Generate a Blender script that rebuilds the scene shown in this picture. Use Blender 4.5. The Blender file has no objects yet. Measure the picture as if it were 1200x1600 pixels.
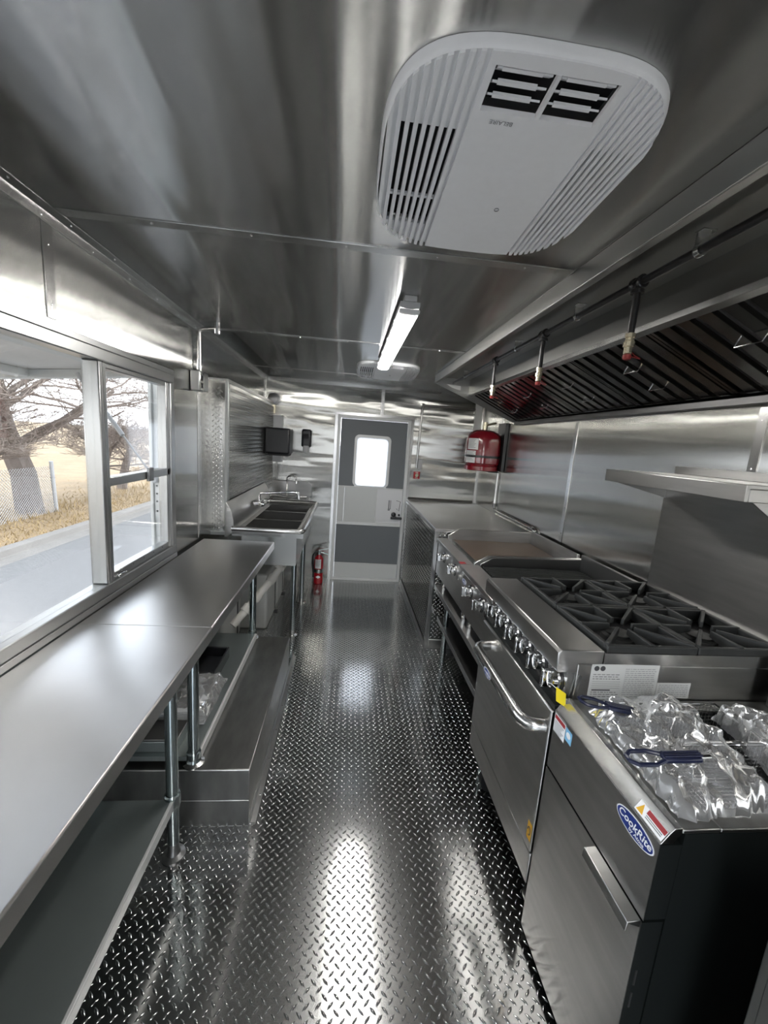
import bpy, bmesh, math, random
import numpy as np
from mathutils import Vector, Matrix
random.seed(7)
rng = np.random.default_rng(7)
S = bpy.context.scene
COL = S.collection
PI = math.pi

# ------------------------------------------------------------------ camera
F_PX, YAW, PITCH, ROLL, CAM_Z = 629.58, math.radians(5.6357), math.radians(-9.7918), math.radians(4.1842), 1.55
def cam_axes():
    cy, sy, cp, sp, cr, sr = math.cos(YAW), math.sin(YAW), math.cos(PITCH), math.sin(PITCH), math.cos(ROLL), math.sin(ROLL)
    fwd = Vector((sy*cp, cy*cp, sp)); right = Vector((cy, -sy, 0)); up = right.cross(fwd)
    return cr*right+sr*up, -sr*right+cr*up, fwd
_r, _u, _f = cam_axes()
cd = bpy.data.cameras.new('camera'); cam = bpy.data.objects.new('camera', cd); COL.objects.link(cam)
cd.sensor_fit = 'HORIZONTAL'; cd.sensor_width = 36.0; cd.lens = F_PX*36/1200; cd.clip_start = 0.02; cd.clip_end = 500
m = Matrix((( _r.x, _u.x, -_f.x, 0), (_r.y, _u.y, -_f.y, 0), (_r.z, _u.z, -_f.z, CAM_Z), (0, 0, 0, 1)))
cam.matrix_world = m
S.camera = cam

# ------------------------------------------------------------------ sky, sun, exposure
w = bpy.data.worlds.new('overcast_sky'); S.world = w; w.use_nodes = True
nt = w.node_tree; nt.nodes.clear()
o = nt.nodes.new('ShaderNodeOutputWorld'); bg = nt.nodes.new('ShaderNodeBackground')
tc = nt.nodes.new('ShaderNodeTexCoord'); sep = nt.nodes.new('ShaderNodeSeparateXYZ'); cr = nt.nodes.new('ShaderNodeValToRGB')
nt.links.new(tc.outputs['Generated'], sep.inputs[0]); nt.links.new(sep.outputs['Z'], cr.inputs[0])
cr.color_ramp.elements[0].position = 0.0; cr.color_ramp.elements[0].color = (0.93, 0.95, 1.0, 1)
cr.color_ramp.elements[1].position = 0.6; cr.color_ramp.elements[1].color = (0.80, 0.88, 1.0, 1)
nt.links.new(cr.outputs[0], bg.inputs[0]); bg.inputs[1].default_value = 4.0
nt.links.new(bg.outputs[0], o.inputs[0])
sl = bpy.data.lights.new('hazy_sun', 'SUN'); sl.energy = 1.6; sl.angle = math.radians(12); sl.color = (1.0, 0.93, 0.82)
so = bpy.data.objects.new('hazy_sun', sl); COL.objects.link(so); so.rotation_euler = (math.radians(38), math.radians(12), math.radians(60))
S.view_settings.view_transform = 'Standard'; S.view_settings.look = 'None'
S.cycles.glossy_bounces = 8; S.cycles.max_bounces = 14
S.view_settings.exposure = 0.8; S.view_settings.gamma = 1.0; S.view_settings.use_curve_mapping = False

# ------------------------------------------------------------------ room numbers (metres)
XL, XR, YB, YF, H = -0.885, 1.439, 4.357, -1.75, 2.125
T = 0.06

# ------------------------------------------------------------------ materials
MATS = {}
def new_mat(name):
    mt = bpy.data.materials.new(name); mt.use_nodes = True
    n = mt.node_tree.nodes; b = n['Principled BSDF']
    MATS[name] = mt
    return mt, mt.node_tree, b
def plain(name, col, rough=0.5, metal=0.0, spec=0.5, noise=0.0, nscale=40, bump=0.0, coat=0.0):
    mt, nt, b = new_mat(name)
    b.inputs['Base Color'].default_value = (*col, 1); b.inputs['Roughness'].default_value = rough
    b.inputs['Metallic'].default_value = metal; b.inputs['Specular IOR Level'].default_value = spec
    b.inputs['Coat Weight'].default_value = coat
    if noise or bump:
        g = nt.nodes.new('ShaderNodeNewGeometry'); nz = nt.nodes.new('ShaderNodeTexNoise')
        nz.inputs['Scale'].default_value = nscale; nz.inputs['Detail'].default_value = 4
        nt.links.new(g.outputs['Position'], nz.inputs['Vector'])
        if noise:
            mx = nt.nodes.new('ShaderNodeMix'); mx.data_type = 'RGBA'
            mx.inputs['A'].default_value = (*[c*(1-noise) for c in col], 1); mx.inputs['B'].default_value = (*[min(1, c*(1+noise)) for c in col], 1)
            nt.links.new(nz.outputs['Fac'], mx.inputs['Factor']); nt.links.new(mx.outputs['Result'], b.inputs['Base Color'])
        if bump:
            bp = nt.nodes.new('ShaderNodeBump'); bp.inputs['Distance'].default_value = bump; bp.inputs['Strength'].default_value = 1.0
            nt.links.new(nz.outputs['Fac'], bp.inputs['Height']); nt.links.new(bp.outputs['Normal'], b.inputs['Normal'])
    return mt
def steel(name, col=(0.56, 0.565, 0.56), rough=0.28, aniso=0.0, tan=None, wave=0.0, wscale=(1, 1, 1), grain=0.0, gscale=(1, 1, 1), mott=0.0, rvar=0.08, mscale=26.0, mstretch=(1, 1, 1)):
    """brushed sheet metal: highlight drawn out along tan, slow buckling of the sheet (wave), fine grain"""
    mt, nt, b = new_mat(name); N, L = nt.nodes, nt.links
    b.inputs['Base Color'].default_value = (*col, 1); b.inputs['Metallic'].default_value = 1.0
    b.inputs['Roughness'].default_value = rough; b.inputs['Anisotropic'].default_value = aniso
    if tan:
        cx = N.new('ShaderNodeCombineXYZ')
        for i in range(3): cx.inputs[i].default_value = tan[i]
        L.new(cx.outputs[0], b.inputs['Tangent'])
    g = N.new('ShaderNodeNewGeometry')
    def noise(sc, scale, detail=2.0):
        mp = N.new('ShaderNodeMapping'); mp.inputs['Scale'].default_value = sc
        L.new(g.outputs['Position'], mp.inputs[0])
        nz = N.new('ShaderNodeTexNoise'); nz.inputs['Scale'].default_value = scale; nz.inputs['Detail'].default_value = detail
        L.new(mp.outputs[0], nz.inputs['Vector'])
        return nz
    last = None
    if wave:
        nz = noise(wscale, 1.0, 2.0)
        bp = N.new('ShaderNodeBump'); bp.inputs['Distance'].default_value = wave; bp.inputs['Strength'].default_value = 1.0
        L.new(nz.outputs['Fac'], bp.inputs['Height']); last = bp
    if grain:
        nz2 = noise(gscale, 1.0, 2.0)
        bp2 = N.new('ShaderNodeBump'); bp2.inputs['Distance'].default_value = grain; bp2.inputs['Strength'].default_value = 1.0
        L.new(nz2.outputs['Fac'], bp2.inputs['Height'])
        if last: L.new(last.outputs[0], bp2.inputs['Normal'])
        last = bp2
    if last: L.new(last.outputs[0], b.inputs['Normal'])
    if rvar:
        nr = noise((1, 1, 1), 9.0, 5.0)
        mr = N.new('ShaderNodeMapRange'); mr.inputs['From Min'].default_value = 0.3; mr.inputs['From Max'].default_value = 0.7
        mr.inputs['To Min'].default_value = max(0.02, rough-rvar); mr.inputs['To Max'].default_value = rough+rvar
        L.new(nr.outputs['Fac'], mr.inputs['Value']); L.new(mr.outputs[0], b.inputs['Roughness'])
    if mott:
        nm = noise(mstretch, mscale, 6.0)
        mx = N.new('ShaderNodeMix'); mx.data_type = 'RGBA'
        mx.inputs['A'].default_value = (*[c*(1-mott) for c in col], 1); mx.inputs['B'].default_value = (*[min(1, c*(1+mott)) for c in col], 1)
        L.new(nm.outputs['Fac'], mx.inputs['Factor']); L.new(mx.outputs['Result'], b.inputs['Base Color'])
    return mt

M = {}
def sheet(name, col, rough, stretch, tan, wave, wscale):
    """brushed stainless sheet: reflections drawn out across the grain (along tan), sheet slightly buckled"""
    mt = bpy.data.materials.new(name); mt.use_nodes = True; nt = mt.node_tree; N, L = nt.nodes, nt.links; N.clear()
    out = N.new('ShaderNodeOutputMaterial'); gl = N.new('ShaderNodeBsdfAnisotropic'); gl.distribution = 'BECKMANN'
    gl.inputs['Color'].default_value = (*col, 1); gl.inputs['Roughness'].default_value = rough; gl.inputs['Anisotropy'].default_value = -stretch
    cx = N.new('ShaderNodeCombineXYZ')
    for i in range(3): cx.inputs[i].default_value = tan[i]
    L.new(cx.outputs[0], gl.inputs['Tangent'])
    g = N.new('ShaderNodeNewGeometry'); mp = N.new('ShaderNodeMapping'); mp.inputs['Scale'].default_value = wscale; L.new(g.outputs['Position'], mp.inputs[0])
    nz = N.new('ShaderNodeTexNoise'); nz.inputs['Scale'].default_value = 1.0; nz.inputs['Detail'].default_value = 2.0; L.new(mp.outputs[0], nz.inputs['Vector'])
    bp = N.new('ShaderNodeBump'); bp.inputs['Distance'].default_value = wave; bp.inputs['Strength'].default_value = 1.0
    L.new(nz.outputs['Fac'], bp.inputs['Height']); L.new(bp.outputs[0], gl.inputs['Normal']); L.new(gl.outputs[0], out.inputs[0])
    MATS[name] = mt
    return mt
M['ceil'] = sheet('ceiling_sheet', (0.55, 0.55, 0.54), 0.26, 0.78, (0, 1, 0), 0.018, (4.0, 0.40, 1))
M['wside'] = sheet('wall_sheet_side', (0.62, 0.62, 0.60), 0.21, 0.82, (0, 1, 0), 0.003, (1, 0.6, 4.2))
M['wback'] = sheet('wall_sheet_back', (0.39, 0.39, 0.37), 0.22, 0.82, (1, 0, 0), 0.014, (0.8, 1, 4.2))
M['trimw'] = steel('trim_steel', (0.50, 0.50, 0.49), 0.22, 0.0, rvar=0.0)
M['table'] = steel('table_steel', (0.50, 0.495, 0.49), 0.30, 0.8, (1, 0.06, 0.06), 0.0025, (2, 1.2, 1), mott=0.08, mscale=5.0, rvar=0.0)
M['steel'] = steel('equipment_steel', (0.42, 0.418, 0.41), 0.28, 0.8, (0.06, 0.06, 1), 0.0015, (1, 2, 2), mott=0.22, mscale=5.0, mstretch=(1, 1, 7), rvar=0.0)
M['steel_r'] = steel('rounded_steel', (0.50, 0.50, 0.49), 0.22, rvar=0.0)
M['worn'] = steel('scuffed_steel', (0.34, 0.34, 0.33), 0.33, 0.0, None, mott=0.35, mscale=7.0, mstretch=(3, 1, 1), rvar=0.0)
M['hood'] = steel('hood_steel', (0.36, 0.36, 0.345), 0.28, 0.8, (0.06, 1, 0.06), 0.002, (2, 1, 2), rvar=0.0)
M['baffle'] = steel('baffle_steel', (0.30, 0.30, 0.29), 0.16, wave=0.001, wscale=(6, 6, 6), rvar=0.0)
M['galv'] = steel('galvanised_shelf', (0.30, 0.335, 0.33), 0.48, mott=0.12, mscale=6.0, rvar=0.0)
M['leg'] = steel('galvanised_tube', (0.36, 0.41, 0.42), 0.20, rvar=0.0)
M['chrome'] = steel('chrome', (0.78, 0.78, 0.78), 0.07, rvar=0.0)
M['plate'] = steel('tread_plate', (0.47, 0.475, 0.47), 0.15, wave=0.0006, wscale=(5, 5, 5), rvar=0.0)
M['platew'] = steel('tread_plate_wall', (0.46, 0.46, 0.445), 0.15, rvar=0.0)
M['alu'] = steel('aluminium_extrusion', (0.40, 0.405, 0.40), 0.30, rvar=0.0)
M['aluw'] = plain('pale_aluminium', (0.62, 0.63, 0.62), 0.4, 0.3)
M['darksteel'] = steel('dark_recess_steel', (0.25, 0.25, 0.25), 0.35, rvar=0.0)
M['dimsteel'] = steel('greasy_steel', (0.10, 0.10, 0.10), 0.4, rvar=0.0)
M['iron'] = plain('cast_iron', (0.022, 0.024, 0.024), 0.55, 0.0, 0.5, 0.35, 30, 0.0008)
M['griddle'] = plain('oiled_griddle_plate', (0.085, 0.055, 0.035), 0.28, 0.35, 0.5, 0.45, 8)
M['black'] = plain('black_plastic', (0.012, 0.013, 0.015), 0.32)
M['blackm'] = plain('black_painted_panel', (0.006, 0.008, 0.008), 0.45, 0, 0.35)
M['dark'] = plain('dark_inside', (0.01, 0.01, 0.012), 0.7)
M['pipe'] = plain('black_iron_pipe', (0.02, 0.02, 0.021), 0.28, 0.3)
M['brass'] = plain('pale_brass', (0.60, 0.55, 0.42), 0.25, 0.9)
M['redcap'] = plain('red_rubber', (0.25, 0.02, 0.02), 0.5)
M['red'] = plain('red_enamel', (0.16, 0.006, 0.012), 0.18, 0, 0.5, coat=0.6)
M['redx'] = plain('bright_red_enamel', (0.33, 0.008, 0.015), 0.2, coat=0.5)
M['white'] = plain('white_plastic', (0.72, 0.73, 0.74), 0.38)
M['acw'] = plain('grille_plastic', (0.86, 0.87, 0.89), 0.32, noise=0.03, nscale=60)
M['pvc'] = plain('pvc_pipe', (0.60, 0.59, 0.55), 0.35)
M['tank'] = plain('white_polyethylene', (0.62, 0.63, 0.61), 0.45, noise=0.05, nscale=5)
M['greyd'] = plain('grey_door_skin', (0.15, 0.165, 0.175), 0.42, noise=0.04, nscale=80)
M['whited'] = plain('pale_door_skin', (0.62, 0.64, 0.63), 0.4)
M['paper'] = plain('label_paper', (0.60, 0.61, 0.60), 0.6)
M['ink'] = plain('label_ink', (0.06, 0.06, 0.065), 0.7)
M['greyink'] = plain('grey_ink', (0.22, 0.23, 0.24), 0.7)
M['blue'] = plain('logo_blue', (0.015, 0.035, 0.20), 0.35)
M['wink'] = plain('logo_white', (0.85, 0.86, 0.88), 0.4)
M['lblue'] = plain('sticker_light_blue', (0.22, 0.50, 0.75), 0.4)
M['redink'] = plain('warning_red', (0.30, 0.015, 0.02), 0.45)
M['yellow'] = plain('yellow_tag', (0.85, 0.68, 0.01), 0.4)
M['amber'] = plain('amber_sticker', (0.75, 0.42, 0.02), 0.45)
M['navy'] = plain('navy_vinyl', (0.012, 0.016, 0.045), 0.3, noise=0.2, nscale=60)
M['asphalt'] = plain('pale_asphalt', (0.125, 0.122, 0.12), 0.9, noise=0.30, nscale=14)
M['concrete'] = plain('kerb_concrete', (0.17, 0.158, 0.145), 0.9, noise=0.15, nscale=3)
M['field'] = plain('dry_field_soil', (0.23, 0.165, 0.095), 1.0, noise=0.35, nscale=1.5)
M['straw'] = plain('dry_straw', (0.29, 0.21, 0.105), 0.9, noise=0.4, nscale=3)
M['bark'] = plain('bare_bark', (0.13, 0.105, 0.09), 0.9, noise=0.35, nscale=9)
M['twig'] = plain('grey_twig', (0.20, 0.16, 0.135), 0.9, noise=0.3, nscale=4)
M['wire'] = plain('fence_wire', (0.45, 0.46, 0.47), 0.5, 0.6)
M['hatch'] = plain('hatch_inner_skin', (0.70, 0.67, 0.63), 0.5, 0.2, noise=0.15, nscale=3)
M['lampbase'] = plain('lamp_housing_grey', (0.45, 0.46, 0.47), 0.4)
def emis(name, col, st):
    mt, nt, b = new_mat(name)
    b.inputs['Base Color'].default_value = (0.8, 0.8, 0.8, 1)
    b.inputs['Emission Color'].default_value = (*col, 1); b.inputs['Emission Strength'].default_value = st
    return mt
M['lens'] = emis('lit_lamp_lens', (1.0, 0.97, 0.93), 32.0)
def glass(name, tint=(1, 1, 1), rough=0.0, refl=1.0, ior=1.45):
    mt = bpy.data.materials.new(name); mt.use_nodes = True; nt = mt.node_tree; N, L = nt.nodes, nt.links; N.clear()
    out = N.new('ShaderNodeOutputMaterial'); tr = N.new('ShaderNodeBsdfTransparent'); gl = N.new('ShaderNodeBsdfGlossy')
    fr = N.new('ShaderNodeFresnel'); mx = N.new('ShaderNodeMixShader'); fr.inputs[0].default_value = ior
    tr.inputs[0].default_value = (*tint, 1); gl.inputs['Roughness'].default_value = rough
    if refl != 1.0:
        mu = N.new('ShaderNodeMath'); mu.operation = 'MULTIPLY'; mu.inputs[1].default_value = refl; mu.use_clamp = True
        L.new(fr.outputs[0], mu.inputs[0]); L.new(mu.outputs[0], mx.inputs[0])
    else: L.new(fr.outputs[0], mx.inputs[0])
    L.new(tr.outputs[0], mx.inputs[1]); L.new(gl.outputs[0], mx.inputs[2]); L.new(mx.outputs[0], out.inputs[0])
    MATS[name] = mt
    return mt
def film(name, tint, rough, refl, ior):
    """thin crumpled film: see-through, glossy, with a little milky scatter"""
    mt = glass(name, tint, rough, refl, ior); nt = mt.node_tree; N, L = nt.nodes, nt.links
    out = [n for n in N if n.type == 'OUTPUT_MATERIAL'][0]; src = out.inputs[0].links[0].from_socket
    di = N.new('ShaderNodeBsdfDiffuse'); di.inputs[0].default_value = (0.75, 0.76, 0.77, 1); m2 = N.new('ShaderNodeMixShader'); m2.inputs[0].default_value = 0.19
    L.new(src, m2.inputs[1]); L.new(di.outputs[0], m2.inputs[2]); L.new(m2.outputs[0], out.inputs[0])
    return mt
M['glass'] = glass('window_glass', (0.97, 0.98, 0.98), 0.0, 0.35)
M['poly'] = film('clear_polythene', (0.95, 0.96, 0.97), 0.10, 1.0, 1.5)
def frosted():
    mt = bpy.data.materials.new('frosted_glass'); mt.use_nodes = True; nt = mt.node_tree; N, L = nt.nodes, nt.links; N.clear()
    out = N.new('ShaderNodeOutputMaterial'); tl = N.new('ShaderNodeBsdfTranslucent'); gl = N.new('ShaderNodeBsdfGlossy'); mx = N.new('ShaderNodeMixShader')
    tl.inputs[0].default_value = (0.95, 0.96, 0.98, 1); gl.inputs['Roughness'].default_value = 0.3; mx.inputs[0].default_value = 0.08
    vo = N.new('ShaderNodeTexVoronoi'); vo.inputs['Scale'].default_value = 160; g = N.new('ShaderNodeNewGeometry'); L.new(g.outputs['Position'], vo.inputs['Vector'])
    mxc = N.new('ShaderNodeMix'); mxc.data_type = 'RGBA'; mxc.inputs['A'].default_value = (0.85, 0.87, 0.88, 1); mxc.inputs['B'].default_value = (0.55, 0.56, 0.58, 1)
    L.new(vo.outputs['Distance'], mxc.inputs['Factor']); L.new(mxc.outputs['Result'], tl.inputs[0])
    L.new(tl.outputs[0], mx.inputs[1]); L.new(gl.outputs[0], mx.inputs[2]); L.new(mx.outputs[0], out.inputs[0])
    MATS['frosted_glass'] = mt
    return mt
M['frost'] = frosted()

# ------------------------------------------------------------------ mesh helpers (all take world coordinates)
class MB:
    def __init__(self): self.v = []; self.f = []
    def add(self, vs, fs):
        b = len(self.v); self.v += [tuple(p) for p in vs]; self.f += [tuple(b+i for i in f) for f in fs]; return self
    def box(self, x0, x1, y0, y1, z0, z1):
        vs = [(x, y, z) for z in (z0, z1) for y in (y0, y1) for x in (x0, x1)]
        return self.add(vs, [(0, 2, 3, 1), (4, 5, 7, 6), (0, 1, 5, 4), (2, 6, 7, 3), (0, 4, 6, 2), (1, 3, 7, 5)])
    def obox(self, c, u, v, n, a, b, h):
        """box about c: half sizes a,b along u,v; from c along n by h"""
        c, u, v, n = map(Vector, (c, u, v, n)); u.normalize(); v.normalize(); n.normalize()
        vs = [c+u*(a*i)+v*(b*j)+n*(h*k) for k in (0, 1) for j in (-1, 1) for i in (-1, 1)]
        return self.add(vs, [(0, 2, 3, 1), (4, 5, 7, 6), (0, 1, 5, 4), (2, 6, 7, 3), (0, 4, 6, 2), (1, 3, 7, 5)])
    def prism(self, poly, axis, a, b):
        """poly: 2-D points in the two other axes (order x,y,z without axis), extruded a..b"""
        def p(q, t):
            return {'x': (t, q[0], q[1]), 'y': (q[0], t, q[1]), 'z': (q[0], q[1], t)}[axis]
        n = len(poly); vs = [p(q, a) for q in poly]+[p(q, b) for q in poly]
        fs = [tuple(range(n-1, -1, -1)), tuple(range(n, 2*n))]+[(i, (i+1) % n, n+(i+1) % n, n+i) for i in range(n)]
        return self.add(vs, fs)
    def tube(self, pts, r, seg=10, cap=True, closed=False):
        pts = [Vector(p) for p in pts]; n = len(pts); rs = r if isinstance(r, (list, tuple)) else [r]*n
        vs = []; prev = None
        for i, p in enumerate(pts):
            if closed: d = pts[(i+1) % n]-pts[i-1]
            else: d = pts[min(i+1, n-1)]-pts[max(i-1, 0)]
            if d.length < 1e-9: d = Vector((0, 0, 1))
            d.normalize()
            if prev is None:
                a = Vector((0, 0, 1)) if abs(d.z) < 0.9 else Vector((1, 0, 0)); uu = d.cross(a).normalized()
            else:
                uu = (prev-d*prev.dot(d)).normalized()
            prev = uu; vv = d.cross(uu)
            for k in range(seg):
                t = 2*PI*k/seg; vs.append(p+uu*(math.cos(t)*rs[i])+vv*(math.sin(t)*rs[i]))
        fs = []
        for i in range(n if closed else n-1):
            for k in range(seg):
                a0 = i*seg+k; a1 = i*seg+(k+1) % seg; b0 = ((i+1) % n)*seg+k; b1 = ((i+1) % n)*seg+(k+1) % seg
                fs.append((a0, a1, b1, b0))
        if cap and not closed:
            fs.append(tuple(range(seg-1, -1, -1))); fs.append(tuple((n-1)*seg+k for k in range(seg)))
        return self.add(vs, fs)
    def cyl(self, p0, p1, r, seg=16): return self.tube([p0, p1], r, seg)
    def lathe(self, c, prof, axis='z', seg=24):
        """prof: (radius, height) along axis from c"""
        vs = []; fs = []
        for (r, h) in prof:
            for k in range(seg):
                t = 2*PI*k/seg; a, b = r*math.cos(t), r*math.sin(t)
                q = {'z': (a, b, h), 'x': (h, a, b), 'y': (b, h, a)}[axis]
                vs.append((c[0]+q[0], c[1]+q[1], c[2]+q[2]))
        n = len(prof)
        for i in range(n-1):
            for k in range(seg): fs.append((i*seg+k, i*seg+(k+1) % seg, (i+1)*seg+(k+1) % seg, (i+1)*seg+k))
        fs.append(tuple(range(seg-1, -1, -1))); fs.append(tuple((n-1)*seg+k for k in range(seg)))
        return self.add(vs, fs)
    def mesh(self, name, off, mat, smooth=None):
        me = bpy.data.meshes.new(name)
        me.from_pydata([(p[0]-off[0], p[1]-off[1], p[2]-off[2]) for p in self.v], [], self.f)
        bm = bmesh.new(); bm.from_mesh(me); bmesh.ops.recalc_face_normals(bm, faces=bm.faces); bm.to_mesh(me); bm.free()
        if smooth is not None:
            me.polygons.foreach_set('use_smooth', [True]*len(me.polygons)); me.set_sharp_from_angle(angle=math.radians(smooth))
        me.materials.append(mat); me.update()
        return me
    def build(self, name, mat, parent=None, bevel=0.0, smooth=35, kind=None, label=None, cat=None, group=None, seg=2):
        if isinstance(mat, str): mat = M[mat]
        if parent is None:
            xs = np.array(self.v); lo, hi = xs.min(0), xs.max(0); off = ((lo[0]+hi[0])/2, (lo[1]+hi[1])/2, lo[2])
        else: off = wloc(parent)
        me = self.mesh(name, off, mat, smooth)
        ob = bpy.data.objects.new(name, me); COL.objects.link(ob)
        if parent is None: ob.location = off
        else: ob.parent = parent
        if bevel:
            md = ob.modifiers.new('bevel', 'BEVEL'); md.width = bevel; md.segments = seg; md.limit_method = 'ANGLE'; md.angle_limit = math.radians(40); md.harden_normals = False
        tag(ob, label, cat, group, kind)
        return ob
def wloc(o):
    v = Vector((0, 0, 0))
    while o is not None: v += o.location; o = o.parent
    return v
def tag(ob, label=None, cat=None, group=None, kind=None):
    if label: ob['label'] = label
    if cat: ob['category'] = cat
    if group: ob['group'] = group
    if kind: ob['kind'] = kind
    return ob
def thing(name, loc, label, cat, group=None):
    e = bpy.data.objects.new(name, None); COL.objects.link(e); e.location = loc; e.empty_display_size = 0.05
    return tag(e, label, cat, group)
def struct(name, mb, mat, bevel=0.0, label=None): return mb.build(name, mat, None, bevel, kind='structure', label=label)
def copy_tree(o, parent=None, dloc=None):
    c = o.copy(); COL.objects.link(c); c.parent = parent
    if dloc is not None: c.location = o.location+Vector(dloc)
    for ch in [x for x in o.children]: copy_tree(ch, c)
    return c
def B(*a): return MB().box(*a)
def arc(c, r, a0, a1, n, plane='xz'):
    out = []
    for i in range(n+1):
        t = math.radians(a0+(a1-a0)*i/n); p, q = r*math.cos(t), r*math.sin(t)
        out.append({'xz': (c[0]+p, c[1], c[2]+q), 'yz': (c[0], c[1]+p, c[2]+q), 'xy': (c[0]+p, c[1]+q, c[2])}[plane])
    return out
def lugs(name, parent, mat, o, u, v, n, U, V, p=0.0168, L=0.0265, wd=0.0075, h=0.0026, skip=None):
    """tread-plate pattern on the rectangle o + u*[0,U] + v*[0,V]"""
    o, u, v, n = (np.array(q, float) for q in (o, u, v, n))
    I, J = np.meshgrid(np.arange(int((U-0.012)/p)), np.arange(int((V-0.012)/p)), indexing='ij')
    I, J = I.ravel(), J.ravel(); I, J = I[(I+J) % 2 == 0], J[(I+J) % 2 == 0]; cu = 0.006+(I+0.5)*p; cv = 0.006+(J+0.5)*p
    if skip is not None:
        k = ~skip(cu, cv); I, J, cu, cv = I[k], J[k], cu[k], cv[k]
    s = np.where(J % 2 == 0, 1.0, -1.0)*0.70711
    base = np.array([(-.5, 0, 0), (-.18, -.5, 0), (.18, -.5, 0), (.5, 0, 0), (.18, .5, 0), (-.18, .5, 0), (-.26, 0, 1), (.26, 0, 1), (0, -.22, .93), (0, .22, .93)])
    a = base[:, 0]*L; b = base[:, 1]*wd; c = base[:, 2]*h
    du = cu[:, None]+0.70711*a[None]-s[:, None]*b[None]
    dv = cv[:, None]+s[:, None]*a[None]+0.70711*b[None]
    P = o+du[..., None]*u+dv[..., None]*v+np.broadcast_to(c[None, :, None]*n, du.shape+(3,))
    fb = [(0, 1, 6), (1, 2, 8), (1, 8, 6), (2, 7, 8), (2, 3, 7), (3, 4, 7), (4, 9, 7), (4, 5, 9), (5, 6, 9), (5, 0, 6), (6, 8, 9), (8, 7, 9)]
    K = len(cu); fa = (np.array(fb)[None]+(np.arange(K)*10)[:, None, None]).reshape(-1, 3)
    off = np.array(wloc(parent)); V3 = (P.reshape(-1, 3)-off)
    me = bpy.data.meshes.new(name); me.vertices.add(len(V3)); me.vertices.foreach_set('co', V3.ravel())
    me.loops.add(fa.size); me.loops.foreach_set('vertex_index', fa.ravel().astype(np.int32))
    me.polygons.add(len(fa)); me.polygons.foreach_set('loop_start', np.arange(0, fa.size, 3, dtype=np.int32))
    me.update(calc_edges=True)
    if np.dot(np.cross(u, v), n) < 0: me.flip_normals()
    me.polygons.foreach_set('use_smooth', [True]*len(fa))
    me.materials.append(mat); me.update()
    ob = bpy.data.objects.new(name, me); COL.objects.link(ob); ob.parent = parent; ob['kind'] = 'stuff'
    return ob
def text(name, s, size, o, u, v, mat, parent, bold=0.0, align='CENTER', shear=0.0, lift=0.0008):
    cu = bpy.data.curves.new('t', 'FONT'); cu.body = s; cu.size = size; cu.align_x = align; cu.align_y = 'CENTER'; cu.offset = bold; cu.shear = shear; cu.resolution_u = 3
    t = bpy.data.objects.new('t', cu); COL.objects.link(t)
    me = bpy.data.meshes.new_from_object(t.evaluated_get(bpy.context.evaluated_depsgraph_get()))
    bpy.data.objects.remove(t); bpy.data.curves.remove(cu)
    o, u, v = Vector(o), Vector(u).normalized(), Vector(v).normalized(); n = u.cross(v); off = wloc(parent)
    for q in me.vertices: q.co = o+u*q.co.x+v*q.co.y+n*lift-off
    me.materials.clear(); me.materials.append(M[mat]); me.name = name
    ob = bpy.data.objects.new(name, me); COL.objects.link(ob); ob.parent = parent
    return ob
def ell(o, u, v, a, b, n=28):
    o, u, v = Vector(o), Vector(u).normalized(), Vector(v).normalized()
    return [o+u*(a*math.cos(2*PI*i/n))+v*(b*math.sin(2*PI*i/n)) for i in range(n)]
def flat(pts, nrm, th=0.0006):
    n = Vector(nrm).normalized(); k = len(pts); mb = MB()
    mb.add([Vector(p) for p in pts]+[Vector(p)+n*th for p in pts], [tuple(range(k-1, -1, -1)), tuple(range(k, 2*k))]+[(i, (i+1) % k, k+(i+1) % k, k+i) for i in range(k)])
    return mb
def logo(parent, o, u, v, a):
    """blue oval badge with white script, long axis u"""
    n = Vector(u).normalized().cross(Vector(v).normalized()); b = a*0.42
    bd = flat(ell(o, u, v, a, b), n).build('badge', 'wink', parent)
    flat(ell(Vector(o)+n*0.0006, u, v, a*0.95, b*0.89), n, 0.0004).build('badge_field', 'blue', bd)
    vv = Vector(v).normalized()
    text('badge_lettering', 'CookRite', a*0.44, Vector(o)+vv*(b*0.12)+n*0.0008, u, v, 'wink', bd, bold=a*0.008, shear=0.25)
    text('badge_lettering', 'by Atosa', a*0.22, Vector(o)-vv*(b*0.50)+n*0.0008+Vector(u).normalized()*a*0.15, u, v, 'wink', bd, bold=a*0.004, shear=0.25)
    return bd
def screw(mb, p, n, r=0.004):
    p, n = Vector(p), Vector(n); mb.tube([p, p+n*0.0018, p+n*0.0026], [r, r*0.85, r*0.3], 8)

# ================================================================== THE SETTING
WY0, WY1, WZ0, WZ1 = -0.35, 2.14, 0.905, 1.80          # serving-window opening
fl = struct('floor', B(XL-T, XR+T, YF-T, YB+T, -0.06, 0.0), 'plate')
lugs('tread_lugs', fl, M['plate'], (XL, 0.15, 0), (1, 0, 0), (0, 1, 0), (0, 0, 1), XR-XL-0.5, YB-0.15)
struct('ceiling', B(XL-T, XR+T, YF-T, YB+T, H, H+0.06), 'ceil')
wl = MB().box(XL-T, XL, YF-T, YB+T, 0, WZ0).box(XL-T, XL, YF-T, YB+T, WZ1, H).box(XL-T, XL, YF-T, WY0, WZ0, WZ1).box(XL-T, XL, WY1, YB+T, WZ0, WZ1)
struct('wall_left', wl, 'wside')
struct('wall_right', B(XR, XR+T, YF-T, YB+T, 0, H), 'wside')
DX0, DX1, DZ = -0.123, 0.653, 1.804
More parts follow.
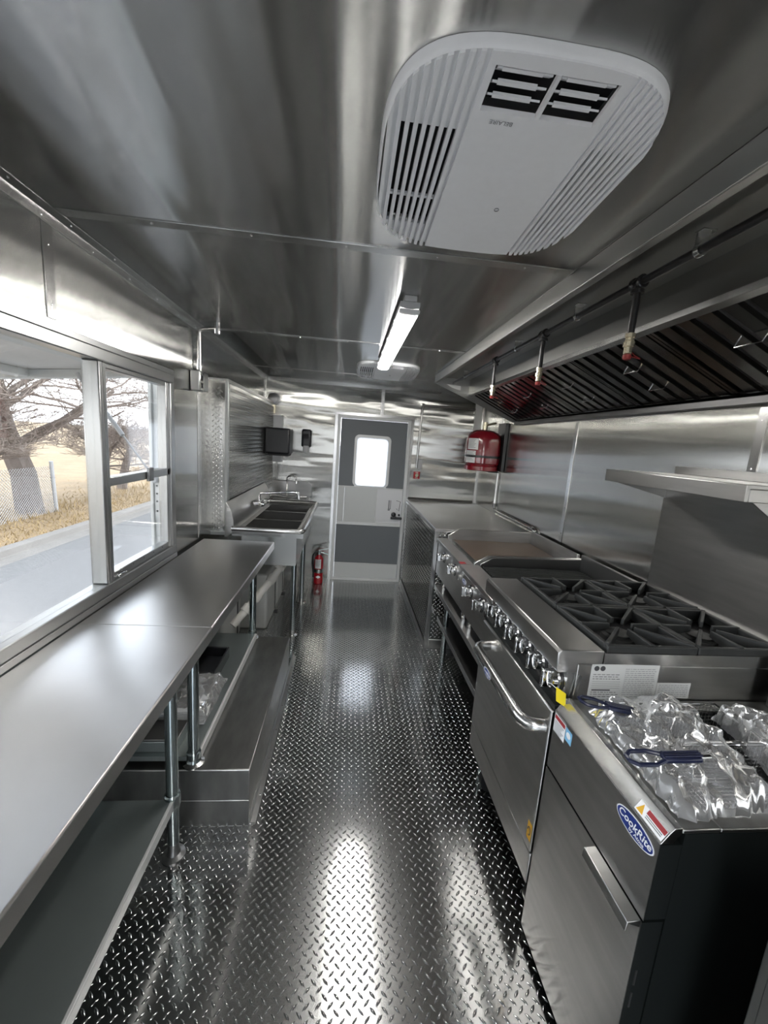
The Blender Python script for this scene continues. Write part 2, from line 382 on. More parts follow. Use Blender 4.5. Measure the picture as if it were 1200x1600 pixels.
struct('wall_back', MB().box(XL, DX0+0.02, YB, YB+T, 0, H).box(DX1-0.02, XR, YB, YB+T, 0, H).box(DX0+0.02, DX1-0.02, YB, YB+T, DZ-0.02, H), 'wback')
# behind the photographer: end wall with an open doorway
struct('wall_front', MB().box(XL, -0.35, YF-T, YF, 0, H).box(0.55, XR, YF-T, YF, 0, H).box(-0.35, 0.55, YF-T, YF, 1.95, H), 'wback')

def batten(name, mb, screws=(), bevel=0.0012):
    t = mb.build(name, 'trimw', None, bevel, kind='structure')
    if screws:
        s = MB()
        for p, n in screws: screw(s, p, n)
        s.build('screw_heads', 'chrome', t)['kind'] = 'stuff'
    return t
# ceiling / wall corner mouldings
c1 = MB().prism([(XL, H), (XL, H-0.034), (XL+0.003, H-0.034), (XL+0.006, H-0.006), (XL+0.034, H-0.003), (XL+0.034, H)], 'y', YF, YB)
batten('trim_1', c1, [((XL+0.0035, y, H-0.022), (1, 0, 0)) for y in np.arange(0.4, 4.3, 0.23)]+[((XL+0.02, y, H-0.0045), (0, 0, -1)) for y in np.arange(0.5, 4.3, 0.23)])
batten('trim_2', MB().box(XL+0.035, 0.68, YB-0.03, YB, H-0.003, H).box(XL+0.035, 0.95, YB-0.003, YB, H-0.034, H-0.003), [((x, YB-0.0035, H-0.02), (0, -1, 0)) for x in np.arange(-0.7, 0.7, 0.22)])
batten('trim_3', MB().box(XL, XL+0.022, YB-0.003, YB, 0, H-0.035).box(XL, XL+0.003, YB-0.022, YB-0.003, 0, H-0.035))
batten('trim_4', MB().box(XR-0.022, XR, YB-0.003, YB, 0.95, 2.1).box(XR-0.003, XR, YB-0.022, YB-0.003, 0.95, 2.1))
k = 5
for y in (0.143, 1.343, 2.543, 3.743):
    batten('trim_%d' % k, B(XL+0.036, 0.675, y-0.02, y+0.02, H-0.0035, H), [((x, y, H-0.0035), (0, 0, -1)) for x in np.arange(-0.6, 0.65, 0.28)]); k += 1
for y, z0, z1 in ((1.34, 1.835, H-0.035), (2.515, 0.89, H-0.035)):
    batten('trim_%d' % k, B(XL, XL+0.0035, y-0.02, y+0.02, z0, z1), [((XL+0.0035, y, z), (1, 0, 0)) for z in np.arange(z0+0.04, z1, 0.16)]); k += 1
for y in (1.327, 2.503):
    batten('trim_%d' % k, B(XR-0.0035, XR, y-0.018, y+0.018, 0.5, 1.775), [((XR-0.0035, y, z), (-1, 0, 0)) for z in np.arange(0.7, 1.75, 0.17)]); k += 1
batten('trim_%d' % k, B(0.315, 0.35, YB-0.0035, YB, DZ+0.02, H-0.036), [((0.332, YB-0.0035, z), (0, -1, 0)) for z in (1.87, 1.97, 2.05)]); k += 1

# ---- serving window
w1 = thing('window_1', (XL-0.02, 0.9, WZ0), None, None); w1['kind'] = 'structure'; w1['label'] = 'aluminium framed serving window above the prep tables'
xi, xo = XL+0.016, XL-0.045
fb = 0.042
fr = MB().box(xo, xi, WY0, WY1, WZ0, WZ0+fb).box(xo, xi, WY0, WY1, WZ1-fb, WZ1).box(xo, xi, WY1-fb, WY1, WZ0+fb, WZ1-fb).box(xo, xi, WY0, WY0+fb, WZ0+fb, WZ1-fb)
fr.build('window_frame', 'alu', w1, 0.004)
# inner cover flange on the wall, and sill ledge
MB().box(XL, XL+0.012, WY0-0.03, WY1+0.012, WZ1, WZ1+0.022).box(XL, XL+0.012, WY1, WY1+0.012, WZ0-0.02, WZ1).box(XL, XL+0.020, WY0-0.03, WY1, WZ0-0.022, WZ0).build('flange', 'alu', w1, 0.002)
for y0, y1 in ((0.33, 0.41), (1.492, 1.578)):
    B(xo, xi-0.002, y0+0.040, y1, WZ0+fb, WZ1-fb).build('mullion', 'alu', w1, 0.005)
B(xi-0.0015, xi-0.0005, 1.552, 1.556, WZ0+fb, WZ1-fb).build('mullion_line', 'trimw', w1)
zm = 1.335
sx0, sx1 = XL-0.035, XL+0.006
sash = MB().box(sx0, sx1, 1.578, WY1-fb, zm-0.022, zm+0.012).box(sx0, sx1, WY1-fb-0.028, WY1-fb, WZ0+fb, WZ1-fb).box(sx0, sx1, 1.578, WY1-fb-0.028, WZ0+fb, WZ0+fb+0.03).box(sx0, sx1, 1.578, WY1-fb-0.028, WZ1-fb-0.02, WZ1-fb)
sash.build('sash', 'alu', w1, 0.003)
B(sx1, sx1+0.016, 1.86, 1.90, zm-0.03, zm+0.03).build('latch', 'darksteel', w1, 0.004)
MB().box(sx1, sx1+0.012, 1.60, 1.66, WZ0+fb+0.004, WZ0+fb+0.016).build('latch', 'chrome', w1, 0.003)
tr = MB()
for y in np.arange(1.64, 2.08, 0.09): screw(tr, (sx1, y, WZ0+fb+0.02), (1, 0, 0), 0.003)
tr.build('screw_heads', 'darksteel', w1)['kind'] = 'stuff'
B(XL-0.012, XL-0.008, 0.41, 1.532, WZ0+fb, WZ1-fb).build('pane', 'glass', w1)
B(XL-0.012, XL-0.008, WY0+fb, 0.33, WZ0+fb, WZ1-fb).build('pane', 'glass', w1)
B(XL-0.016, XL-0.012, 1.578, WY1-fb-0.028, zm+0.012, WZ1-fb-0.02).build('pane', 'glass', w1)
B(XL-0.010, XL-0.006, 1.578, WY1-fb-0.028, WZ0+fb+0.03, zm-0.022).build('pane', 'glass', w1)
# outer jamb of the hatch opening
MB().box(-0.992, xo-0.001, 2.135, 2.20, 0.86, 1.86).box(-0.975, -0.968, 2.118, 2.135, 0.9, 1.83).box(-1.06, xo-0.001, -0.45, 2.135, 0.82, 0.86).box(-1.06, xo-0.001, -0.45, -0.39, 0.86, 1.86).build('outer_jamb', 'aluw', w1, 0.003)
jb = MB()
for z in (1.30, 1.25, 1.21, 1.17, 1.12): jb.cyl((-0.955, 2.1285, z), (-0.955, 2.1265, z), 0.005, 8)
B(-0.966, -0.944, 2.128, 2.134, 1.09, 1.34).build('strut_plate', 'aluw', w1)
jb.build('plate_holes', 'dark', w1)

# ---- back door
d1 = thing('door_1', ((DX0+DX1)/2, YB, 0), None, None); d1['kind'] = 'structure'; d1['label'] = 'grey and white entry door with a frosted window'
fw = 0.032; y0 = YB-0.022
MB().box(DX0, DX0+fw, y0, YB+T, 0, DZ).box(DX1-fw, DX1, y0, YB+T, 0, DZ).box(DX0+fw, DX1-fw, y0, YB+T, DZ-fw, DZ).box(DX0+fw, DX1-fw, y0, YB+T, 0, 0.03).build('door_frame', 'aluw', d1, 0.003)
a, b_ = DX0+fw+0.004, DX1-fw-0.004; yd = YB-0.012
gx0, gx1, gz0, gz1 = 0.085, 0.43, 1.07, 1.59
MB().box(a, gx0, yd, YB+0.03, 1.062, DZ-fw-0.004).box(gx1, b_, yd, YB+0.03, 1.062, DZ-fw-0.004).box(gx0, gx1, yd, YB+0.03, gz1, DZ-fw-0.004).build('upper_panel', 'greyd', d1)
B(a, b_, yd, YB+0.03, 0.205, 0.635).build('lower_panel', 'greyd', d1)
B(a, b_, yd+0.001, YB+0.03, 0.034, 0.19).build('kick_panel', 'whited', d1)
B(a, b_, yd-0.006, YB+0.03, 0.191, 0.204).build('rail', 'aluw', d1, 0.002)
B(a, b_, yd-0.006, YB+0.03, 0.636, 0.672).build('rail', 'aluw', d1, 0.003)
B(a, b_, yd-0.008, YB+0.03, 1.046, 1.061).build('rail', 'aluw', d1, 0.002)
B(a, a+0.07, yd-0.002, YB+0.03, 0.673, 1.045).build('band_panel', 'whited', d1)
B(a+0.072, a+0.42, yd, YB+0.03, 0.673, 1.045).build('band_panel', 'whited', d1)
B(a+0.422, b_, yd-0.002, YB+0.03, 0.673, 1.045).build('latch_panel', 'white', d1)
B(a+0.415, a+0.427, yd-0.005, YB, 0.673, 1.045).build('stile', 'aluw', d1, 0.002)
def rrect(x0, x1, z0, z1, r, n=5):
    P_ = []
    for cx, cz, s in ((x1-r, z1-r, 0), (x0+r, z1-r, 90), (x0+r, z0+r, 180), (x1-r, z0+r, 270)):
        for i in range(n+1):
            t = math.radians(s+90*i/n); P_.append((cx+r*math.cos(t), cz+r*math.sin(t)))
    return P_
def ring(mb, P0, P1, ya, yb):
    n = len(P0); vs = [(x, y, z) for y in (ya, yb) for P_ in (P0, P1) for x, z in P_]
    fs = []
    for i in range(n):
        j = (i+1) % n
        fs += [(i, j, n+j, n+i), (2*n+i, 3*n+i, 3*n+j, 2*n+j), (n+i, n+j, 3*n+j, 3*n+i), (i, 2*n+i, 2*n+j, j)]
    mb.add(vs, fs)
g_ = MB(); ring(g_, rrect(gx0-0.022, gx1+0.022, gz0-0.007, gz1+0.022, 0.05), rrect(gx0+0.006, gx1-0.006, gz0+0.002, gz1-0.006, 0.04), yd-0.007, YB+0.035)
g_.build('window_gasket', 'aluw', d1)
B(gx0, gx1, YB+0.014, YB+0.018, gz0-0.006, gz1).build('pane', 'frost', d1)
MB().box(0.50, 0.625, yd-0.045, yd-0.03, 0.728, 0.752).cyl((0.56, yd-0.03, 0.74), (0.56, yd, 0.74), 0.014).build('door_handle', 'black', d1, 0.004)
MB().lathe((0.535, yd, 0.775), [(0.026, 0), (0.026, -0.014), (0.018, -0.018)], 'y').build('lock_body', 'black', d1)
MB().lathe((0.595, yd, 0.772), [(0.012, 0), (0.012, -0.01)], 'y').build('lock_body', 'black', d1)
MB().box(0.47, 0.483, yd-0.003, yd, 0.83, 0.93).box(0.49, 0.498, yd-0.003, yd, 0.83, 0.93).box(0.467, 0.49, yd-0.0035, yd, 0.815, 0.838).build('instruction_sticker', 'greyink', d1)
MB().tube([(0.56, yd-0.003, 0.84), (0.59, yd-0.003, 0.815), (0.60, yd-0.003, 0.92), (0.555, yd-0.003, 0.93)], 0.003, 6).build('latch_pull', 'black', d1)
# bent steel flashing round the door
fsh = MB().box(DX0-0.03, DX1+0.035, YB-0.005, YB-0.0005, DZ, DZ+0.03).box(DX0-0.032, DX0, YB-0.005, YB-0.0005, 0, DZ).box(DX1, DX1+0.032, YB-0.005, YB-0.0005, 0, DZ)
sc = [((x, YB-0.005, DZ+0.016), (0, -1, 0)) for x in (0.0, 0.2, 0.45)]+[((DX0-0.016, YB-0.005, z), (0, -1, 0)) for z in (0.5, 0.95, 1.3, 1.6)]+[((DX1+0.016, YB-0.005, z), (0, -1, 0)) for z in (1.1, 1.35, 1.55)]
batten('trim_%d' % k, fsh, sc); k += 1

# ================================================================== OUTDOORS
GZ = -0.85
struct('ground_field', B(-160, -5.9, -60, 200, GZ-0.2, GZ+0.02), 'field')
struct('road', B(-5.42, 8, -60, 160, GZ-0.2, GZ), 'asphalt')
struct('kerb', MB().prism([(-5.9, GZ-0.2), (-5.42, GZ-0.2), (-5.42, GZ+0.005), (-5.68, GZ+0.012), (-5.72, GZ+0.13), (-5.9, GZ+0.14)], 'y', -60, 160), 'concrete', 0.015)
pt = MB()
for (x, y, a_, b2) in ((-3.4, 5.9, 0.16, 0.30), (-3.9, 6.9, 0.12, 0.25), (-3.0, 5.2, 0.10, 0.2), (-4.4, 7.9, 0.12, 0.35)):
    pt.add([(x+a_*math.cos(t)*random.uniform(.7, 1), y+b2*math.sin(t)*random.uniform(.7, 1), GZ+0.003) for t in np.linspace(0, 2*PI, 14, endpoint=False)], [tuple(range(14))])
plain('asphalt_patch', (0.16, 0.16, 0.16), 0.9, noise=0.2, nscale=4); M['patch'] = MATS['asphalt_patch']
pt.build('oil_stains', 'patch', None, kind='stuff', label='dark stains on the pale road')
# dry grass blades along the kerb and fence
gr = MB()
for i in range(9000):
    y = random.uniform(4, 24); x = -5.95-abs(random.gauss(0, 1.6)); hh = random.uniform(0.03, 0.11)*(2.2 if abs(x+7.7) < 0.35 and random.random() < .5 else 1)
    a_ = random.uniform(0, 2*PI); dx, dy = 0.012*math.cos(a_), 0.012*math.sin(a_); lx, ly = random.gauss(0, .05), random.gauss(0, .05)
    gr.add([(x-dx, y-dy, GZ+0.015), (x+dx, y+dy, GZ+0.015), (x+lx, y+ly, GZ+0.02+hh)], [(0, 1, 2)])
me = bpy.data.meshes.new('dry_grass'); me.from_pydata(gr.v, [], gr.f); me.materials.append(M['straw'])
go = bpy.data.objects.new('dry_grass', me); COL.objects.link(go); tag(go, 'dry yellow grass beside the kerb', 'grass', kind='stuff')
def tree(base, hgt, r0, seed, label, lean=(0, 0), fork=3, twigs=1.0):
    rd = random.Random(seed); root = thing('bare_tree', base, label, 'tree', 'bare trees across the road')
    tk, br = MB(), MB(); base = Vector(base)
    def grow(p, d, ln, r, lvl):
        n = 4 if lvl < 4 else 2; pts = [p]; rs = [r]; q = p.copy(); dd = d.copy()
        for i in range(n):
            wob = 0.07 if lvl == 0 else 0.17; dd = (dd+Vector((rd.gauss(0, wob), rd.gauss(0, wob), rd.gauss(0.03, .12)))).normalized(); q = q+dd*(ln/n); pts.append(q.copy()); rs.append(r*(1-0.45*(i+1)/n))
        (tk if lvl <= 1 else br).tube(pts, rs, 8 if lvl <= 1 else (4 if lvl < 3 else 3), cap=False)
        if lvl >= 5: return
        cnt = {0: fork, 1: 6, 2: 6, 3: 5, 4: 3}[lvl]
        for c in range(int(cnt*(twigs if lvl > 2 else 1)+0.5)):
            t = rd.uniform(0.35, 1.0) if lvl > 0 else rd.uniform(0.35, 1.0); kx = t*n; i0 = min(n-1, int(kx)); pp = pts[i0].lerp(pts[i0+1], kx-i0)
            ax = Vector((rd.gauss(0, 1), rd.gauss(0, 1), rd.gauss(0, .7))).normalized()
            nd = (dd*rd.uniform(.35, .9)+ax*rd.uniform(.6, 1.0)).normalized()
            if nd.z < -0.2: nd.z *= -0.5
            grow(pp, nd, ln*rd.uniform(.5, .8), max(0.005, rs[i0]*(rd.uniform(.2, .4) if lvl == 0 else rd.uniform(.35, .6))), lvl+1)
    grow(base-Vector((0, 0, 0.05)), Vector((lean[0], lean[1], 1)).normalized(), hgt, r0, 0)
    tk.build('trunk', 'bark', root); br.build('branches', 'twig', root)
    return root
tree((-7.85, 10.7, GZ), 4.2, 0.29, 5, 'thick trunked bare tree behind the chain-link fence', (0.0, 0.06), 12)
tree((-7.3, 12.6, GZ), 1.6, 0.20, 11, 'slim forked bare tree beside the leaning fence post', (0.15, 0.25), 5)
tree((-8.3, 9.6, GZ), 1.8, 0.18, 21, 'small leaning bare tree next to the thick trunk', (0.1, -0.5), 4)
tree((-8.2, 15.5, GZ), 1.7, 0.18, 31, 'bushy bare tree standing farther along the road', (0.0, 0.2), 5)
fn = thing('chain_link_fence', (-7.45, 9.0, GZ), 'chain-link wire fence with a pale leaning post at the field edge', 'fence')
wm = MB(); zt = 0.36; hh = zt-GZ
for s in (1, -1):
    for y in np.arange(3.0-hh, 11.0+hh, 0.075):
        ya, yb = (y, y+hh) if s > 0 else (y+hh, y)
        za, zb = GZ+0.02, zt
        def cl(yq, a=ya, b=yb): return GZ+0.02+(zt-GZ-0.02)*(yq-a)/(b-a)
        lo, hi = max(min(ya, yb), 3.0), min(max(ya, yb), 11.0)
        if hi-lo < 0.05: continue
        wm.tube([(-7.45, lo, cl(lo)), (-7.45, hi, cl(hi))], 0.005, 3, cap=False)
wo = wm.build('wire_mesh', 'wire', fn); wo['kind'] = 'stuff'
MB().tube([(-7.45, 11.02, GZ-0.02), (-7.40, 10.86, zt+0.12)], 0.045, 10).build('post', 'wire', fn)
MB().tube([(-7.45, 7.5, GZ-0.02), (-7.45, 7.5, zt+0.08)], 0.03, 8).build('post', 'wire', fn)
# raised serving hatch with its gas strut
ht = thing('serving_hatch', (-1.06, 0.9, 1.80), 'raised serving hatch panel propped outside the window', 'hatch')
MB().prism([(-1.07, 1.87), (-1.07, 1.83), (-2.15, 1.73), (-2.15, 1.78)], 'y', -0.45, 2.30).build('hatch_panel', 'hatch', ht)
MB().prism([(-1.075, 1.829), (-1.075, 1.79), (-2.15, 1.69), (-2.15, 1.729)], 'y', 2.24, 2.30).prism([(-2.11, 1.733), (-2.11, 1.693), (-2.15, 1.69), (-2.15, 1.729)], 'y', -0.45, 2.24).prism([(-1.075, 1.829), (-1.075, 1.79), (-1.12, 1.786), (-1.12, 1.825)], 'y', -0.45, 2.24).prism([(-1.60, 1.78), (-1.60, 1.745), (-1.66, 1.74), (-1.66, 1.775)], 'y', -0.45, 2.24).build('hatch_rails', 'aluw', ht, 0.002)
p0, p1 = Vector((-1.35, 2.20, 1.775)), Vector((-0.955, 2.112, 1.285)); pm = p0.lerp(p1, 0.58)
st_ = MB().cyl(p0, pm, 0.011, 12).build('gas_strut', 'lampbase', ht)
MB().cyl(pm, p1, 0.005, 10).build('strut_rod', 'darksteel', st_)
MB().lathe((-0.955, 2.127, 1.28), [(0.016, 0), (0.016, -0.02), (0.008, -0.026)], 'y', 12).build('strut_end', 'lampbase', st_)

# ================================================================== LEFT SIDE
XC, ZC = -0.432, 0.88
def prep_table(y0, y1, legs, shelf, label, foot_z):
    r = thing('prep_table', (-0.66, (y0+y1)/2, foot_z), label, 'table')
    MB().prism([(XL+0.022, ZC-0.03), (XL+0.022, ZC), (XC-0.004, ZC), (XC, ZC-0.004), (XC, ZC-0.045), (XC-0.012, ZC-0.045), (XC-0.012, ZC-0.03)], 'y', y0, y1).build('tabletop', 'table', r, 0.0015)
    B(XL+0.022, XC-0.014, y0+0.002, y0+0.02, ZC-0.045, ZC-0.031).build('end_flange', 'table', r)
    for (x, y, zb) in legs:
        lg = MB().cyl((x, y, zb+0.06), (x, y, ZC-0.03), 0.0205, 18).build('leg', 'leg', r)
        f = MB().lathe((x, y, zb), [(0.040, 0), (0.040, 0.006), (0.024, 0.014), (0.0195, 0.03), (0.0195, 0.075)], 'z', 18)
        f.build('foot', 'darksteel' if foot_z == 0 else 'steel_r', lg)
    if shelf:
        sx, sy0, sy1, sz = shelf
        B(XL+0.04, sx-0.012, sy0, sy1, sz-0.02, sz).build('undershelf', 'galv', r)
        MB().box(sx-0.012, sx, sy0, sy1, sz-0.036, sz+0.002).build('shelf_lip', 'aluw', r, 0.003)
        for (x, y, zb) in legs:
            if x > -0.6:
                MB().lathe((x, y, sz-0.035), [(0.024, 0), (0.027, 0.006), (0.027, 0.045), (0.023, 0.05)], 'z', 16).build('shelf_socket', 'leg', r)
    return r
prep_table(-0.62, 1.344, [(-0.556, 1.300, 0), (-0.82, 1.300, 0), (-0.556, -0.55, 0), (-0.82, -0.55, 0)], (-0.543, -0.58, 1.285, 0.25), 'long steel prep table under the wide window pane, standing on the floor', 0.0)
prep_table(1.346, 2.527, [(-0.535, 1.445, 0.257), (-0.82, 1.445, 0.257), (-0.545, 2.465, 0.257), (-0.82, 2.465, 0.257)], (-0.512, 1.43, 2.44, 0.298), 'steel prep table beside the sink, standing on the wheel-well box', 0.257)
# wheel-well box
wb = thing('wheel_well_box', (-0.6, 1.95, 0), 'scuffed steel wheel-well box on the floor under the prep tables', 'wheel box')
B(XL, -0.311, 1.409, 2.488, 0.118, 0.257).build('cover', 'worn', wb, 0.004)
B(XL, -0.3125, 1.4105, 2.4865, 0, 0.1175).build('base', 'worn', wb, 0.002)
at_ = MB().prism([(-0.3125, 0), (-0.288, 0), (-0.288, 0.003), (-0.308, 0.004), (-0.3095, 0.04), (-0.3125, 0.04)], 'y', 1.42, 2.70).build('floor_angle', 'alu', wb)
sc = MB()
for y in np.arange(1.55, 2.6, 0.2): screw(sc, (-0.298, y, 0.003), (0, 0, 1), 0.005)
sc.build('screw_heads', 'darksteel', at_)['kind'] = 'stuff'
# things left on the undershelf
pk = thing('manual_packet', (-0.66, 1.70, 0.30), 'plastic wrapped stack of papers on the galvanised undershelf', 'papers')
for i in range(7):
    a0 = random.uniform(-.06, .06); c_, s_ = math.cos(a0+0.12), math.sin(a0+0.12)
    MB().obox((-0.665+random.uniform(-.008, .008), 1.74, 0.30+i*0.009), (c_, s_, 0), (-s_, c_, 0), (0, 0, 1), 0.10, 0.14, 0.008).build('booklet', 'paper', pk)
wv = MB(); nu, nv = 16, 20
for j in range(nv+1):
    for i in range(nu+1):
        u_, v_ = i/nu*2-1, j/nv*2-1; e = max(abs(u_), abs(v_)); z = 0.372+0.012*math.sin(7*u_+3*v_)*random.uniform(.2, 1) if e < 0.8 else 0.372-(e-0.8)/0.2*0.05+random.uniform(-.01, .01)
        wv.v.append((-0.665+u_*0.125+random.uniform(-.004, .004), 1.74+v_*0.165+random.uniform(-.004, .004), max(z, 0.306)))
for j in range(nv):
    for i in range(nu): wv.f.append((j*(nu+1)+i, j*(nu+1)+i+1, (j+1)*(nu+1)+i+1, (j+1)*(nu+1)+i))
wv.build('wrapper', 'poly', pk, smooth=180)
ty = MB().box(-0.86, -0.60, 1.90, 2.16, 0.299, 0.305).box(-0.86, -0.85, 1.90, 2.16, 0.305, 0.36).box(-0.61, -0.60, 1.90, 2.16, 0.305, 0.36).box(-0.85, -0.61, 1.90, 1.91, 0.305, 0.36).box(-0.85, -0.61, 2.15, 2.16, 0.305, 0.36)
ty.build('parts_tray', 'black', None, 0.003, label='empty black plastic tray on the undershelf behind the papers', cat='tray')
t2 = thing('parts_box', (-0.74, 1.50, 0.30), 'low dark metal box on the near end of the undershelf', 'box')
MB().box(-0.86, -0.60, 1.45, 1.56, 0.299, 0.345).build('box_body', 'galv', t2, 0.003)
B(-0.862, -0.598, 1.448, 1.562, 0.346, 0.356).build('lid', 'darksteel', t2, 0.002)

# diamond-plate chase on the left wall
CX = -0.778
ch = thing('wall_chase', (XL, 3.5, 0.87), 'diamond plate wall chase with aluminium corner strip behind the sink', 'wall panel')
bd = B(XL, CX, 2.72, YB, 0.872, 1.862).build('chase_body', 'platew', ch)
lugs('tread_lugs', ch, M['platew'], (XL+0.002, 2.72, 0.89), (1, 0, 0), (0, 0, 1), (0, -1, 0), CX-XL-0.012, 0.95, p=0.0168, L=0.0265, h=0.003)
lugs('tread_lugs', ch, M['platew'], (CX, 2.745, 1.0), (0, 1, 0), (0, 0, 1), (1, 0, 0), YB-2.76, 0.85, p=0.0168, L=0.0265, h=0.003)
MB().box(CX-0.016, CX+0.004, 2.715, 2.7195, 0.85, 1.872).box(CX, CX+0.004, 2.7195, 2.742, 0.85, 1.872).box(XL, CX+0.004, 2.716, 2.73, 1.8625, 1.872).box(CX, CX+0.004, 2.742, YB, 1.850, 1.872).box(XL, CX-0.016, 2.7155, 2.7195, 0.86, 0.885).build('corner_strip', 'alu', ch, 0.0015)
# outlet box and conduit on the left wall
ob_ = thing('outlet_box', (XL, 2.42, 1.72), 'grey outlet box with conduit rising to the ceiling beside the window', 'outlet box')
B(XL+0.004, XL+0.055, 2.375, 2.445, 1.755, 1.865).build('box_body', 'alu', ob_, 0.006)
B(XL+0.004, XL+0.05, 2.455, 2.535, 1.765, 1.865).build('box_body', 'alu', ob_, 0.006)
B(XL+0.055, XL+0.058, 2.382, 2.438, 1.762, 1.858).build('cover_plate', 'trimw', ob_, 0.004)
MB().box(XL+0.058, XL+0.060, 2.400, 2.420, 1.775, 1.80).box(XL+0.058, XL+0.060, 2.400, 2.420, 1.815, 1.84).build('socket', 'dark', ob_)
MB().tube([(XL+0.03, 2.445, 1.865), (XL+0.03, 2.445, 2.02), (XL+0.03, 2.445, 2.075), (XL+0.05, 2.442, 2.09), (XL+0.13, 2.41, 2.093)], 0.011, 12).build('conduit', 'trimw', ob_)
MB().tube([(XL+0.03, 2.445, 1.865), (XL+0.03, 2.445, 1.895)], 0.016, 12).build('fitting', 'chrome', ob_)
MB().tube([(XL+0.14, 2.405, 2.065), (XL+0.14, 2.405, 2.124)], 0.016, 12).build('fitting', 'chrome', ob_)

# three-compartment sink
sk = thing('compartment_sink', (-0.5, 3.29, 0), 'three compartment stainless sink with wall faucet along the left wall', 'sink')
SX0, SX1, SY0, SY1, SZ = -0.772, -0.272, 2.665, 3.905, 0.93
dk = MB().box(SX0+0.05, -0.685, SY0, SY1, 0.895, 0.903).box(-0.325, SX1, SY0, SY1, 0.895, 0.903)
by = [(2.755, 3.095), (3.115, 3.455), (3.475, 3.815)]
ed = [SY0]+[q for b2 in by for q in b2]+[SY1]
for i in range(0, len(ed), 2): dk.box(-0.685, -0.325, ed[i], ed[i+1], 0.895, 0.903)
dk.build('deck', 'steel_r', sk)
MB().tube([(SX0+0.04, SY0, SZ-0.008), (SX1-0.02, SY0, SZ-0.008), (SX1-0.006, SY0+0.006, SZ-0.008), (SX1, SY0+0.02, SZ-0.008), (SX1, SY1-0.02, SZ-0.008), (SX1-0.006, SY1-0.006, SZ-0.008), (SX1-0.02, SY1, SZ-0.008), (SX0+0.04, SY1, SZ-0.008)], 0.018, 12).build('rolled_rim', 'steel_r', sk)
MB().box(SX0+0.04, SX1+0.004, SY0-0.002, SY0+0.004, 0.875, SZ-0.01).box(SX1-0.002, SX1+0.004, SY0, SY1, 0.875, SZ-0.01).build('rim_skirt', 'steel_r', sk)
for (a_, b2) in by:
    t_ = 0.004
    MB().box(-0.689, -0.321, a_-t_, b2+t_, 0.655, 0.66).box(-0.689, -0.685, a_-t_, b2+t_, 0.66, 0.897).box(-0.325, -0.321, a_-t_, b2+t_, 0.66, 0.897).box(-0.685, -0.325, a_-t_, a_, 0.66, 0.897).box(-0.685, -0.325, b2, b2+t_, 0.66, 0.897).build('basin', 'steel_r', sk)
MB().prism([(SX0, 0.86), (SX0+0.05, 0.895), (SX0+0.05, 0.97), (SX0+0.032, 1.045), (SX0, 1.095)], 'y', SY0, SY1).build('backsplash', 'steel', sk, 0.003)
flat([(SX0+0.008, SY0-0.0006, 1.035), (SX0+0.030, SY0-0.0006, 1.035), (SX0+0.030, SY0-0.0006, 1.050), (SX0+0.008, SY0-0.0006, 1.060)], (0, -1, 0)).build('sticker', 'paper', sk)
for (x, y) in ((-0.362, 3.017), (-0.362, 3.655), (-0.66, 3.017), (-0.66, 3.655)):
    lg = MB().cyl((x, y, 0.05), (x, y, 0.655), 0.0205, 16).build('leg', 'leg', sk)
    MB().lathe((x, y, 0), [(0.042, 0), (0.042, 0.005), (0.022, 0.012), (0.0195, 0.03), (0.0195, 0.07)], 'z', 16).build('foot', 'steel_r', lg)
fx, fy, fz = SX0+0.05, 3.30, 1.0
fc = MB().box(fx, fx+0.05, fy-0.09, fy+0.09, fz-0.015, fz+0.02).build('faucet_body', 'chrome', sk, 0.008)
MB().tube([(fx+0.03, fy, fz+0.02), (fx+0.03, fy, fz+0.055)]+[(fx+0.04, fy, fz+0.075)]+[(fx+0.30, fy+0.03, fz+0.095), (fx+0.325, fy+0.032, fz+0.090), (fx+0.335, fy+0.033, fz+0.07), (fx+0.338, fy+0.033, fz+0.035)], 0.0095, 12).build('spout', 'chrome', fc)
for s in (-1, 1):
    MB().lathe((fx+0.055, fy+s*0.08, fz), [(0.018, 0), (0.022, 0.012), (0.018, 0.03), (0.012, 0.034)], 'x', 14).build('tap_valve', 'chrome', fc)
    MB().tube([(fx+0.085, fy+s*0.08, fz), (fx+0.10, fy+s*0.10, fz+0.02), (fx+0.115, fy+s*0.13, fz+0.03)], [0.012, 0.009, 0.007], 10).build('tap_lever', 'chrome', fc)
for i, (a_, b2) in enumerate(by):
    MB().lathe((-0.47, (a_+b2)/2+0.02, 0.585), [(0.03, 0), (0.03, 0.03), (0.045, 0.04), (0.045, 0.07)], 'z', 16).build('drain', 'darksteel' if i else 'pvc', sk)
